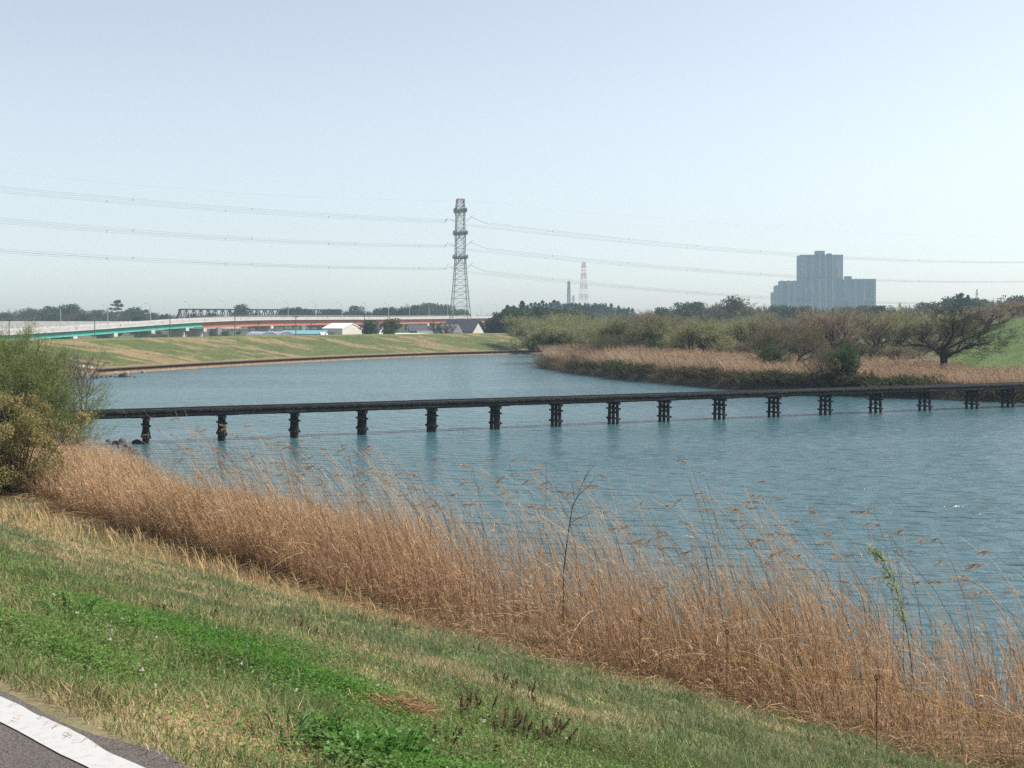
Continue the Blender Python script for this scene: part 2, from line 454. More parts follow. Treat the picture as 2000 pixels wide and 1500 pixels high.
Zl = np.stack([lev_z(w, k >= i_wall) for k in range(len(fs_))])
Zl += ((W > 3) & (W < 20)) * (fbm(S * .15, W * .3, 61, 3) - .5) * .35
Xl = fq[:, 0, None] + fn[:, 0, None] * W; Yl = fq[:, 1, None] + fn[:, 1, None] * W
st = fbm((S * .55 + W * .83) * .20, (S * .83 - W * .55) * .055, 71, 5) + .75 * (fbm((S * .55 + W * .83) * .9, (S * .83 - W * .55) * .25, 73, 3) - .5)
gl = sstep(st, .335, .49)[..., None]
col = np.array([.155, .115, .058]) * (1 - gl) + np.array([.058, .074, .021]) * gl
col = col * (.75 + .5 * fbm(S * .8, W * 1.0, 75, 3)[..., None])
bench = ((W < 4.3) * 1.0)[..., None]
col = col * (1 - bench) + np.array([.17, .125, .075]) * (.8 + .3 * fbm(S * .5, W, 77, 2)[..., None]) * bench
col = np.where((W > 18.2)[..., None], np.array([.10, .11, .038]), col)
col = np.where((W > 36)[..., None], np.array([.10, .11, .05]), col)
a = Acc(); n0, n1 = S.shape; idx = np.arange(n0 * n1).reshape(n0, n1)
Q = np.stack([idx[:-1, :-1], idx[1:, :-1], idx[1:, 1:], idx[:-1, 1:]], -1).reshape(-1, 4)
a.add(np.stack([Xl, Yl, Zl], -1).reshape(-1, 3), [Q], col.reshape(-1, 3))
struct(a.build('grass_levee', M['earth'], smooth=True))
# flat country behind, to the horizon
a = Acc()
a.add([(-9000, 395, .7), (-500, 300, .7), (-200, 260, .7), (-60, 330, .7), (30, 395, .7), (150, 460, .7), (900, 480, .7), (9000, 480, .7), (9000, 9500, .7), (-9000, 9500, .7)], [[[0, 1, 2, 3, 4, 5, 6, 7, 8, 9]]], (.10, .105, .05))
struct(a.build('ground', M['earth']))

# sheet pile wall (corrugated, one thing; steel cap as its part)
per = .66; off = .27
wq = fq[i_wall:]; wn_ = fn[i_wall:]
d = np.concatenate([[0], np.cumsum(np.linalg.norm(np.diff(wq, axis=0), axis=1))])
pts = []; 
for k in range(int(min(d[-1], 300) / per)):
    for f_, o_ in ((0, 0), (.32, 0), (.5, 1), (.82, 1)):
        s = (k + f_) * per
        c = np.array([np.interp(s, d, wq[:, 0]), np.interp(s, d, wq[:, 1])]); nn = np.array([np.interp(s, d, wn_[:, 0]), np.interp(s, d, wn_[:, 1])])
        pts.append(c - nn * (.03 + (.06 if o_ == 0 else off)))
pts = np.array(pts); k = len(pts)
a = Acc(); zt, zb = .80, -1.2
Vv = np.concatenate([np.c_[pts, np.full(k, zb)], np.c_[pts, np.full(k, zt)]])
i = np.arange(k - 1)
a.add(Vv, [np.stack([i, i + 1, i + 1 + k, i + k], 1)])
wall = tag(a.build('sheet_pile_wall', M['rust']), 'rusty corrugated sheet pile wall along the foot of the far grass levee', 'retaining wall')
a = Acc()
capc = np.array([[np.interp(s, d, wq[:, 0]), np.interp(s, d, wq[:, 1])] for s in np.arange(0, min(d[-1], 300), 3.0)])
capn = np.array([[np.interp(s, d, wn_[:, 0]), np.interp(s, d, wn_[:, 1])] for s in np.arange(0, min(d[-1], 300), 3.0)])
inn = capc + capn * .10; ou = capc - capn * .55; k = len(capc)
Vv = np.concatenate([np.c_[ou, np.full(k, .79)], np.c_[ou, np.full(k, .92)], np.c_[inn, np.full(k, .92)], np.c_[inn, np.full(k, .79)]])
i = np.arange(k - 1)
a.add(Vv, [np.stack([i + p * k, i + 1 + p * k, i + 1 + ((p + 1) % 4) * k, i + ((p + 1) % 4) * k], 1) for p in range(4)])
a.build('coping', M['rustcap'], wall)

# ------------------------------------------------------------------ right bank
RS = np.array([(56, 121.5), (51, 123.5), (47, 126), (41, 132), (35, 136), (29, 141), (17.4, 168), (8.2, 197), (4.2, 222), (6, 240), (14, 262), (40, 290), (90, 318), (170, 345), (420, 380), (420, 60), (120, 60), (76, 108), (62, 119)], float)
def sdist(x, y, poly=RS):
    x = np.asarray(x, float); y = np.asarray(y, float)
    best = np.full(x.shape, 1e9); inside = np.zeros(x.shape, bool)
    n = len(poly)
    for i in range(n):
        ax, ay = poly[i]; bx, by = poly[(i + 1) % n]
        dx, dy = bx - ax, by - ay
        t = np.clip(((x - ax) * dx + (y - ay) * dy) / (dx * dx + dy * dy), 0, 1)
        best = np.minimum(best, np.hypot(x - ax - t * dx, y - ay - t * dy))
        c = ((ay > y) != (by > y)) & (x < dx * (y - ay) / (dy if dy else 1e-9) + ax)
        inside ^= c
    return np.where(inside, best, -best)
def mound(x, y):
    e = x - 57.5 - (y - 160) * .30
    h = np.clip(e * .47, 0, 7.2) * sstep(y, 143, 158)
    return h
def right_z(x, y):
    s = sdist(x, y) + (fbm(np.asarray(x) * .18, np.asarray(y) * .18, 81, 3) - .5) * 2.2
    z = np.where(s < 0, s * .5, np.clip(s * .8, 0, 1.1) + np.clip(s - 1.4, 0, 40) * .012)
    return np.maximum(z, -1.5) + (s > 1) * (fbm(np.asarray(x) * .3, np.asarray(y) * .3, 83, 3) - .5) * .3 + mound(np.asarray(x), np.asarray(y)) * (s > 0)
xs = np.concatenate([np.arange(-4, 100, .8), np.arange(100, 416, 8.)]); ys = np.concatenate([np.arange(98, 250, .8), np.arange(250, 372, 4.)])
Xr, Yr = np.meshgrid(xs, ys, indexing='ij')
Zr = right_z(Xr, Yr); mo = mound(Xr, Yr); sr = sdist(Xr, Yr)
n_ = fbm(Xr * .5, Yr * .5, 85, 4)[..., None]; n2 = fbm(Xr * .15, Yr * .25, 87, 3)[..., None]
cr_ = np.array([.20, .135, .085]) * (.7 + .6 * n_)
mg = np.array([.095, .145, .045]) * (.7 + .6 * n_) * (.8 + .4 * n2)
t = sstep(sr, 22, 34)[..., None]; cr_ = cr_ * (1 - t) + np.array([.095, .08, .045]) * (.7 + .6 * n_) * t
t = sstep(mo, .1, .5)[..., None]; cr_ = cr_ * (1 - t) + mg * t
t = (1 - sstep(sr, .8, 2.2))[..., None]; cr_ = cr_ * (1 - t) + np.array([.055, .042, .032]) * (.7 + .6 * n_) * t  # dark brown shore soil, with the bank's shadow put into its colour
a = Acc(); n0, n1 = Xr.shape; idx = np.arange(n0 * n1).reshape(n0, n1)
Q = np.stack([idx[:-1, :-1], idx[1:, :-1], idx[1:, 1:], idx[:-1, 1:]], -1).reshape(-1, 4)
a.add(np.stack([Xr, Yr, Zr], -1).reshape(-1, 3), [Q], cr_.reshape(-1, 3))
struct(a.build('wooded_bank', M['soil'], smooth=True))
# ------------------------------------------------------------------ timber footbridge
PX = [(285, 865), (433, 860), (575, 853), (707, 848.5), (843, 842), (967, 837), (1086, 832), (1198, 827), (1297, 823), (1405, 818), (1511, 813), (1612, 809.5), (1710, 805), (1806, 801), (1898, 797), (1968, 794.5)]
A0 = np.array([-24.3, 82.0]); A1 = np.array([46.9, 117.0]); bd = unit(A1 - A0); bn = np.array([-bd[1], bd[0]])
brang = math.atan2(bd[1], bd[0])
DZ = 2.16                                           # top of the deck above the water
bridge = thing('timber_footbridge', (A0[0], A0[1], 0), 'low black timber footbridge on sixteen pile trestles crossing the river', 'footbridge', rz=brang)
def on_line(px):                                    # distance along the bridge seen at column px
    k = (px - 1000) / F
    return (k * A0[1] - A0[0]) / (bd[0] - k * bd[1])
S_ = [on_line(p[0]) for p in PX]
s0, s1 = -17.5, 95.0
rb = random.Random(4)
a = Acc()                                           # planks laid across
s = s0
while s < s1:
    wd = .20 + rb.uniform(-.012, .012)
    a.box((s + wd / 2, rb.uniform(-.03, .03), DZ - .045 + rb.uniform(-.008, .008)), (wd - .012, 2.0, .075), rb.uniform(-.006, .006))
    s += wd
a.build('deck', M['deckwood'], bridge)
ends = [s0] + S_ + [s1]
for sy in (-.8, 0, .8):
    a = Acc()
    for i in range(len(ends) - 1):
        m_ = .16 + rb.uniform(-.012, .012)
        a.tube([(ends[i] - .45, sy + (.02 if i % 2 else -.02), DZ - .26 + rb.uniform(-.015, .01)), ((ends[i] + ends[i + 1]) / 2, sy, DZ - .27 + rb.uniform(-.02, .01)), (ends[i + 1] + .45, sy + (.02 if i % 2 else -.02), DZ - .26 + rb.uniform(-.015, .01))], m_, 8)
    a.build('stringer', M['timber'], bridge)
for sy in (-.95, .95):
    a = Acc(); s = s0
    while s < s1:
        l = rb.uniform(3.6, 4.6)
        a.box((s + l / 2, sy, DZ + .05 + rb.uniform(-.006, .006)), (l - .03, .14, .11), rb.uniform(-.004, .004)); s += l
    a.build('kerb_beam', M['timber'], bridge)
for i, s in enumerate(S_):
    t = bpy.data.objects.new('pile_trestle', None); COL.objects.link(t); t.parent = bridge; t.location = (s, 0, 0)
    hs = .60
    for sy in (-1, 0, 1):
        a = Acc(); jx, jy = rb.uniform(-.03, .03), rb.uniform(-.03, .03)
        a.tube([(jx, sy * hs * 1.12 + jy, -2.2), (jx * .5, sy * hs * 1.03, 0.6), (0, sy * hs * .95, DZ - .66)], [.14, .13, .125], 8)
        a.build('pile', M['timber'], t, True)
    a = Acc(); a.tube([(0, -.92, DZ - .53), (0, .92, DZ - .53)], .13, 8); 
    a.build('cap_beam', M['timber'], t)
    a = Acc(); a.box((0, 0, DZ - .385 - .005), (1.95 + rb.uniform(-.15, .25), 1.5, .10)); a.build('corbel', M['timber'], t)
    for zz in (.42, 1.18):
        for sx in (-1, 1):
            a = Acc(); a.box((sx * .165, 0, zz + rb.uniform(-.04, .04)), (.06, 1.62 + rb.uniform(-.06, .10), .12)); a.build('waling', M['timber'], t)
    for sg in (-1, 1):
        a = Acc(); a.tube([(sg * .20, -.62 * sg, .36), (sg * .20, .60 * sg, 1.34)], .05, 4); a.build('brace', M['timber'], t)

# ------------------------------------------------------------------ highway viaduct
V0 = np.array([-145.7, 400.0]); vdir = np.array([.386, .9225]); vacr = np.array([-.9225, .386])
vang = math.atan2(vdir[1], vdir[0]); STEP = 22.2
TOPX = np.array([-400, 0, 121, 213, 292, 363, 428, 487, 542, 643, 774, 950, 1200, 1500])
TOPY = np.array([664, 647, 640.5, 634.5, 628.8, 624, 621, 619, 618.6, 618.4, 618.6, 617, 616, 617])
def via(s, off=0.0):
    return V0 + vdir * s + vacr * off
def via_z(s):
    p = via(s); px = 1000 + F * p[0] / p[1]
    return EYE + (YH - np.interp(px, TOPX, TOPY)) / F * p[1]
sg = np.arange(-160, 620, 6.0)
zt_ = np.array([via_z(s) for s in sg])
for _ in range(12): zt_[1:-1] = (zt_[:-2] + 2 * zt_[1:-1] + zt_[2:]) / 4
vz = lambda s: float(np.interp(s, sg, zt_))
viaduct = thing('highway_viaduct', (V0[0], V0[1], .7), 'long road viaduct with green and red girders beyond the far levee', 'viaduct')
vroot = np.array([V0[0], V0[1], .7])
def sweep(s_list, o0, o1, zlo, zhi, name, m, parent=viaduct, root=vroot):
    a = Acc(); pts = []
    for s in s_list:
        z = vz(s)
        for o, dz in ((o0, zlo), (o1, zlo), (o1, zhi), (o0, zhi)):
            q = via(s, o); pts.append((q[0] - root[0], q[1] - root[1], z + dz - root[2]))
    k = len(s_list)
    i = np.arange(k - 1)[:, None] * 4; j = np.arange(4)[None]; j2 = (j + 1) % 4
    a.add(pts, [np.stack([i + j, i + j2, i + 4 + j2, i + 4 + j], -1).reshape(-1, 4), [[0, 1, 2, 3], [(k - 1) * 4 + 3, (k - 1) * 4 + 2, (k - 1) * 4 + 1, (k - 1) * 4]]])
    return a.build(name, m, parent)
sweep(sg, 0, .3, -.95, 0, 'parapet', M['conc']); sweep(sg, 10.7, 11, -.95, 0, 'parapet', M['conc'])
sweep(sg, .004, 11, -1.35, -.955, 'deck_slab', M['pier'])
rail = sweep(sg, .08, .16, .45, .55, 'railing', M['lampp'])
def joint(px):                                      # dark expansion joints and stains on the barrier
    s = s_of_px(px); q = via(s, -.012); a = Acc(); a.box((q[0] - vroot[0], q[1] - vroot[1], vz(s) - .48 - vroot[2]), (.22, .03, .92), vang); a.build('joint', M['truss'], viaduct)
def s_of_px(px):
    k = (px - 1000) / F; return (k * V0[1] - V0[0]) / (vdir[0] - k * vdir[1])
sG = s_of_px(400)
for px in (60, 150, 235, 318, 400, 470, 555, 640, 720, 800, 880): joint(px)
for s in np.arange(-158, 400, 4.0):
    q = via(s, .12); a = Acc(); a.box((q[0] - vroot[0], q[1] - vroot[1], vz(s) + .22 - vroot[2]), (.10, .10, .44), vang); a.build('post', M['lampp'], rail) if s < 236 else None
sl = np.append(sg[sg < sG], sG - .4)
for o in (.9, 5.2, 9.6):
    sweep(sl, o, o + .35, -2.9, -1.352, 'green_girder', M['green'])
sweep(sl, .62, 1.3, -3.06, -2.902, 'green_flange', M['greenl'])
sl2 = np.append([sG + .4], sg[sg > sG])
for o in (1.3, 5.2, 9.3):
    sweep(sl2, o, o + .4, -3.55, -1.352, 'red_girder', M['orange'])
sweep(sl2, 1.0, 1.9, -3.72, -3.552, 'red_flange', M['orange'])
for k_, s in enumerate(np.concatenate([np.arange(-150, sG - 8, 19.5), [sG], np.arange(sG + 45, 560, 48)])):
    q = via(s, 4.6); z = vz(s) - (3.07 if s < sG - 1 else 3.73); big = abs(s - sG) < 1
    pr = bpy.data.objects.new('viaduct_pier', None); COL.objects.link(pr); pr.parent = viaduct; pr.location = (q[0] - vroot[0], q[1] - vroot[1], 0)
    a = Acc(); h = z - .62 - 1.2
    a.box((0, 0, (h + -.3) / 2), (1.5, 6.0, h + .3), vang); a.build('column', M['pier'], pr)
    a = Acc(); a.box((0, 0, h + .6), (1.9, 9.6, 1.19), vang); a.build('pier_cap', M['pier'], pr)
# street lamps on the viaduct
def lamp(s, label, group):
    q = via(s, .5); z = vz(s) - .95
    t = thing('street_lamp', (q[0], q[1], z), label, 'street lamp', group, rz=vang)
    a = Acc(); a.tube([(0, 0, 0), (0, 0, 4), (0, 0, 6.9)], [.13, .10, .07], 6); a.build('lamp_post', M['lampp'], t)
    a = Acc(); a.tube([(0, 0, 6.85), (0, .7, 7.35), (0, 1.7, 7.55)], [.05, .045, .04], 4); a.build('lamp_arm', M['lampp'], t)
    a = Acc(); a.box((0, 2.0, 7.56), (.28, .75, .16)); a.build('lamp_head', M['lampp'], t)
    return t
lamps_by_px = [lamp(0, 'grey street lamp over the green girder, nearest the left end of the viaduct', 'street lamps along the viaduct')]
def lamp_label(px):
    if px < 400: return 'grey street lamp standing on the green stretch of the road viaduct'
    if px < 690: return 'grey street lamp on the red girder stretch in front of the railway truss'
    if px < 890: return 'grey street lamp on the viaduct between the railway truss and the pylon'
    return 'grey street lamp on the viaduct right of the big pylon'
for n in range(1, 22):
    s = n * STEP; q = via(s, .5); px = 1000 + F * q[0] / q[1]
    dup_tree(lamps_by_px[0], (q[0], q[1], vz(s) - .95), vang, (1, 1, 1), lamp_label(px), 'street lamps along the viaduct')

# second, lower viaduct behind at the left: a long pale barrier
b0 = P(-260, 630, 500); b1 = P(470, 630, 640)
dv = b1 - b0; ln = float(np.hypot(dv[0], dv[1])); an = math.atan2(dv[1], dv[0])
t = thing('concrete_viaduct', (b0[0], b0[1], .7), 'pale concrete viaduct with a plain barrier wall behind the green girder bridge', 'viaduct', rz=an)
a = Acc(); a.box((ln / 2, 0, 6.55), (ln, .4, 2.7)); a.build('barrier', M['conc'], t)
a = Acc(); a.box((ln / 2, 5, 4.7), (ln, 10.3, .95)); a.build('deck_slab', M['pier'], t)
for k in range(9):
    a = Acc(); a.box((8 + k * ln / 9, 5, 2.1), (1.8, 6, 4.2)); a.build('pier', M['pier'], t)

# ------------------------------------------------------------------ railway truss bridge
t0 = P(344, 630, 596); t1 = P(672, 630, 628)
dv = t1 - t0; ln = float(np.hypot(dv[0], dv[1])); an = math.atan2(dv[1], dv[0])
tr = thing('railway_truss_bridge', (t0[0], t0[1], .7), 'dark steel railway truss bridge behind the red girder stretch of the viaduct', 'railway bridge', rz=an)
zb_, zt2 = 7.2, 13.7
nb = 24; bay = ln / nb
for oy in (0, 5.2):
    a = Acc()
    a.beam((bay * .7, oy, zt2), (ln - bay * .7, oy, zt2), .62); a.build('top_chord', M['truss'], tr)
    a = Acc(); a.beam((0, oy, zb_), (ln, oy, zb_), .7); a.build('bottom_chord', M['truss'], tr)
    a = Acc()
    a.beam((0, oy, zb_), (bay * .7, oy, zt2), .55); a.beam((ln, oy, zb_), (ln - bay * .7, oy, zt2), .55)
    for k in range(nb):
        x0, x1 = k * bay, (k + 1) * bay; xm = (x0 + x1) / 2
        if k in (11, 12): pass
        if k > 0: a.beam((x0, oy, zb_), (xm, oy, zt2), .36)
        if k < nb - 1: a.beam((xm, oy, zt2), (x1, oy, zb_), .36)
        if k % 2: a.beam((x0, oy, zb_), (x0, oy, zt2), .16)
    a.build('web_member', M['truss'], tr)
a = Acc()
for k in range(nb): a.beam((k * bay + bay / 2, 0, zt2), (k * bay + bay / 2, 5.2, zt2), .25)
for k in range(nb - 1): a.beam((k * bay + bay / 2, 0, zt2), (k * bay + bay * 1.5, 5.2, zt2), .14)
a.build('top_bracing', M['truss'], tr)
a = Acc(); a.box((ln / 2, 2.6, zb_ - .5), (ln, 4.8, .5)); a.build('track_deck', M['truss'], tr)
for k in range(5):
    a = Acc(); a.box((k * ln / 4, 2.6, 3.2), (2, 6, 6.4)); a.build('pier', M['pier'], tr)

# ------------------------------------------------------------------ lattice towers
def lattice(a, lv, leg, brace, x_brace=True):
    """lv: list of (z, half width x, half width y)"""
    cs = ((-1, -1), (1, -1), (1, 1), (-1, 1))
    for i in range(len(lv) - 1):
        z0, a0, b0_ = lv[i]; z1, a1, b1_ = lv[i + 1]
        for (sx, sy) in cs: a.beam((sx * a0, sy * b0_, z0), (sx * a1, sy * b1_, z1), leg)
        for k in range(4):
            p, q = cs[k], cs[(k + 1) % 4]
            p0 = (p[0] * a0, p[1] * b0_, z0); q0 = (q[0] * a0, q[1] * b0_, z0)
            p1 = (p[0] * a1, p[1] * b1_, z1); q1 = (q[0] * a1, q[1] * b1_, z1)
            a.beam(p0, q1, brace); a.beam(q0, p1, brace); a.beam(p1, q1, brace)
PY = P(899, 0, 480); pz = .7; m_px = 480 / F
def pyz(y): return EYE + (YH - y) * m_px - pz
pylon = thing('transmission_pylon', (PY[0], PY[1], pz), 'tall grey lattice power pylon with a red and white top rising behind dark roofed houses', 'pylon', rz=R(12))
def hw(y): return float(np.interp(y, [389, 412, 430, 456, 503, 520, 560, 600, 650, 690], [7.2, 8.2, 8.6, 9.4, 10.0, 11, 14, 17.6, 22, 26])) * m_px * .92
ysl = [664, 650, 632, 615, 598, 583, 570, 558, 546, 535, 524, 514, 503, 494, 485, 475, 465, 456, 447, 438, 430, 421, 412]
lv = [(0, hw(670), hw(670))] + [(pyz(y), hw(y), hw(y)) for y in ysl[1:]]
a = Acc(); lattice(a, lv, .24, .09); a.build('lattice_tower', M['galv'], pylon)
a = Acc(); lattice(a, [(pyz(412), hw(412), hw(412)), (pyz(403), hw(403), hw(403)), (pyz(396), hw(396), hw(396))], .26, .11); a.build('lattice_top', M['galv'], pylon)
a = Acc(); lattice(a, [(pyz(396), hw(396), hw(396)), (pyz(389), hw(389), hw(389))], .32, .16); a.build('red_peak', M['red'], pylon)
for y in (412, 456, 503):
    z = pyz(y); h = hw(y)
    a = Acc()
    for sy in (-1, 1):                                # cantilever arm, one to each side of the line
        tip = (0, sy * (h + 7.5), z + .3)
        for sx in (-1, 1):
            a.beam((sx * (h + .5), sy * h, z), (sx * .9, sy * (h + 7.5), z), .26)
            a.beam((sx * h, sy * h, z - 3.2), (sx * .6, sy * (h + 7.0), z - .2), .22)
            a.beam((sx * h, sy * h, z + 3.0), (sx * .6, sy * (h + 7.4), z + .3), .18)
            for f_ in (.33, .66):
                a.beam((sx * (h + (.9 - h) * f_), sy * (h + 7.5 * f_), z), (-sx * (h + (.9 - h) * f_), sy * (h + 7.5 * f_), z), .14)
                a.beam((sx * (h + (.7 - h) * f_), sy * (h + 7.2 * f_), z - 3.1 * (1 - f_)), (sx * (h + (.9 - h) * f_), sy * (h + 7.5 * f_), z), .13)
        a.beam((-.9, tip[1], z), (.9, tip[1], z), .3)
    a.build('cross_arm', M['galv'], pylon)
    a = Acc()                                         # walkway frame around the body
    for k in range(4):
        cs = ((-1, -1), (1, -1), (1, 1), (-1, 1)); p, q = cs[k], cs[(k + 1) % 4]; e = h + .75
        for dz in (-.3, .3, 1.0): a.beam((p[0] * e, p[1] * e, z + dz), (q[0] * e, q[1] * e, z + dz), .26 if dz < .5 else .09)
        for f_ in np.linspace(0, 1, 7): 
            x_, y_ = p[0] * e + (q[0] - p[0]) * e * f_, p[1] * e + (q[1] - p[1]) * e * f_
            a.beam((x_, y_, z - .3), (x_, y_, z + 1.0), .10)
    a.build('walkway', M['galv'], pylon)

def far_tower(px, ytop, ybot, d, wtop, wbot, label, bands, name, leg):
    p = P(px, 0, d); k = d / F
    zb = EYE + (YH - ybot) * k; zt = EYE + (YH - ytop) * k
    t = thing(name, (p[0], p[1], zb), label, 'tower', rz=R(20))
    n = len(bands); e = np.linspace(0, zt - zb, n * 2 + 1)
    w_ = np.interp(e, [0, zt - zb], [wbot * k / 2, wtop * k / 2])
    for i, (bnm, bm) in enumerate(bands):
        a = Acc(); lattice(a, [(e[j], w_[j], w_[j]) for j in (2 * i, 2 * i + 1, 2 * i + 2)], leg, leg * .5); a.build(bnm, M[bm], t)
    return t, e[-1], k
rw = [('red_band', 'red'), ('white_band', 'white')] * 4 + [('red_band', 'red')]
t, h, k = far_tower(1140, 513, 606, 1500, 4.5, 16, 'slim red and white banded lattice tower on the wooded ridge', rw, 'lattice_tower', .30)
for f_ in (.74, .83, .92, 1.0):
    a = Acc()
    for sx in (-1, 1): a.beam((sx * 7 * k * .9, 0, h * f_), (0, 0, h * f_), .28); a.beam((sx * 7 * k * .9, 0, h * f_), (0, 0, h * f_ + 2.0), .18)
    a.build('cross_arm', M['red'], t)
t, h, k = far_tower(1111, 550, 598, 1250, 3.2, 5.0, 'short grey green antenna mast on the ridge left of the red white tower', [('mast_section', 'galv')] * 3, 'antenna_mast', .5)
a = Acc(); a.box((0, 0, h * .60), (2.6, 2.6, 4.6)); a.build('equipment_platform', M['galv'], t)
a = Acc(); a.box((0, 0, h * .97), (2.2, 2.2, 2.2)); a.tube([(0, 0, h), (0, 0, h + 2.5)], .2, 4); a.build('antenna', M['galv'], t)
t, h, k = far_tower(1120, 577, 598, 1900, 1.5, 4, 'tiny distant lattice pylon between the antenna mast and the red white tower', [('lattice_body', 'galv')] * 2, 'distant_pylon', .45)
a = Acc(); a.beam((-4, 0, h * .75), (4, 0, h * .75), .5); a.beam((-3, 0, h * .92), (3, 0, h * .92), .5); a.build('cross_arm', M['galv'], t)
t, h, k = far_tower(1908, 565, 592, 1700, 1.2, 4, 'tiny distant lattice pylon above the trees at the right', [('lattice_body', 'galv')] * 2, 'distant_pylon', .4)
a = Acc(); a.beam((-4, 0, h * .72), (4, 0, h * .72), .5); a.build('cross_arm', M['galv'], t)

# ------------------------------------------------------------------ overhead lines
lv_y = {'top': ((432, 408, 369), (435, 497.5, 512)), 'middle': ((480, 465, 430), (484, 540, 549.5)), 'bottom': ((524, 514.5, 489), (528, 580, 592))}
E_L = np.array([-178., 330.]); E_R = np.array([522., 900.]); O_ = PY[:2]
def fit(E, pxs, ys):
    ts, zs = [], []
    for px, y in zip(pxs, ys):
        k = (px - 1000) / F; dx, dy = E - O_
        tt = (k * O_[1] - O_[0]) / (dx - k * dy); ts.append(tt); zs.append(EYE + (YH - y) / F * (O_[1] + dy * tt))
    return np.polyfit(ts, zs, 2)
lp = unit(np.array([-(E_L - O_)[1], (E_L - O_)[0]]))
for lvl, (yl, yr) in lv_y.items():
    for side, E, pxs, ys in (('left', E_L, (886, 450, 0), yl), ('right', E_R, (913, 1560, 2000) if lvl != 'bottom' else (913, 1480, 1900), yr)):
        c = fit(E, pxs, ys)
        per_ = unit(np.array([-(E - O_)[1], (E - O_)[0]])); per_ = per_ * (1 if per_[1] > 0 else -1)
        for far, o_ in (('nearer', -6.5), ('farther', 6.5)):
            tt = np.linspace(0.012, 1.06 if side == 'left' else 1.0, 60)
            base = O_ + (E - O_) * tt[:, None] + per_ * o_
            z = np.polyval(c, tt) + (.0 if o_ < 0 else .25)
            a = Acc()
            for dx_, dz_ in ((0, .0), (0, -.55)):
                a.tube(np.c_[base, z + dz_], .028 if side == 'left' else .036, 4, cap=False)
            o = a.build('power_line', M['cable'])
            tag(o, f'{far} {lvl} pair of power cables running {side} from the big pylon', 'power line', 'power cables strung from the pylon')
            a = Acc(); L_ = float(np.hypot(*(E - O_)))
            for q in np.arange(.06 + (.01 if o_ > 0 else 0), tt[-1], 42.0 / L_):
                p_ = O_ + (E - O_) * q + per_ * o_; a.box((p_[0], p_[1], np.polyval(c, q) - .27 + (.25 if o_ > 0 else 0)), (.12, .12, .66))
            a.build('spacer', M['cable'], o)
            zi = np.polyval(c, tt[0]) - .25       # insulator string
            p0 = np.array([*(O_ + (E - O_) * tt[0] + per_ * o_), zi]); 
            a = Acc(); p1 = np.array([*(O_ + per_ * o_ * 1.1), zi + 2.2])
            a.tube([p0, (p0 + p1) / 2 - (0, 0, .15), p1], .09, 6); a.build('insulator', M['galv'], o)
for side, E, ys, pxs in (('left', E_L, (391, 376, 335), (886, 450, 0)), ('right', E_R, (392, 447, 464), (913, 1560, 2000))):
    c = fit(E, pxs, ys); tt = np.linspace(0, 1.03, 50); base = O_ + (E - O_) * tt[:, None]
    a = Acc(); a.tube(np.c_[base, np.polyval(c, tt)], .012, 4, cap=False)
    tag(a.build('earth_wire', M['cable']), f'faint single earth wire running {side} from the tip of the big pylon', 'power line')

# ------------------------------------------------------------------ apartment tower, far away
tw_d = 2000.; kx = tw_d / F
tp = P(1606, 0, tw_d)
apt = thing('apartment_tower', (tp[0], tp[1], .7), 'huge stepped blue grey apartment tower block rising above the trees', 'apartment block', rz=R(-4))
def zy(y): return EYE + (YH - y) * kx - .7
def tx(x): return (x - 1606) * kx
def block(x0, x1, ytop, y0, dep, wallm, name, floors=True, inset=0.0, fh=3.0, bay=7.0):
    X0, X1 = tx(x0), tx(x1); zt = zy(ytop)
    a = Acc(); a.box(((X0 + X1) / 2, y0 + dep / 2, zt / 2), (X1 - X0, dep, zt)); w_ = a.build(name, M[wallm], apt)
    if floors:
        a = Acc(); b_ = Acc()
        for z in np.arange(fh, zt - 1, fh):
            a.box(((X0 + X1) / 2, y0 - .9, z), (X1 - X0 - 1.0, 1.8, .9))
            b_.box(((X0 + X1) / 2, y0 - .10, z + 1.45), (X1 - X0 - 2.0, .2, 1.7))
        f_ = Acc()
        for x in np.arange(X0 + bay, X1 - 1, bay): f_.box((x, y0 - 1.0, zt / 2), (.6, 2.2, zt - 2))
        for x in (X0 + 1.4, X1 - 1.4) + ((X0 + (X1 - X0) * .36, X0 + (X1 - X0) * .64) if X1 - X0 > 25 else ()):
            p_ = Acc(); p_.box((x, y0 - 1.3, zt / 2 + .4), (2.8, 2.9, zt + .8)); p_.build('pilaster', M['towerl'], w_)
        a.build('balcony', M['tower'], w_); b_.build('window_band', M['towerw'], w_)
        if len(f_.V): f_.build('fin_wall', M['towerl'], w_)
        side = Acc()
        for z in np.arange(fh, zt - 1, fh): side.box((X1 + .8, y0 + dep / 2, z), (1.6, dep - 4, .9))
        side.build('side_balcony', M['tower'], w_)
block(1565, 1646, 497.5, 0, 45, 'tower', 'main_tower', False)
block(1584, 1626, 499, -6, 6, 'tower', 'central_bay', True)
block(1571, 1584, 502, -2.5, 2.4, 'tower', 'tower_bay', True, bay=20)
block(1626, 1631, 502, -2.5, 2.4, 'tower', 'tower_bay', True, bay=20)
block(1597, 1613, 489, 10, 20, 'tower', 'roof_house', False)
block(1619, 1627, 494, 12, 14, 'tower', 'roof_box', False)
block(1524, 1564.5, 549, -10, 30, 'tower', 'left_wing', True)
block(1515, 1523.8, 558, -6, 24, 'tower', 'left_step', True)
block(1509, 1514.8, 571, -3, 20, 'tower', 'low_step', True)
block(1557, 1564, 541.5, -13, 12, 'tower', 'stair_shaft', False)
block(1646.5, 1706, 546, -8, 34, 'tower', 'right_wing', True)
block(1648, 1660, 540, -11, 12, 'tower', 'stair_shaft', False)
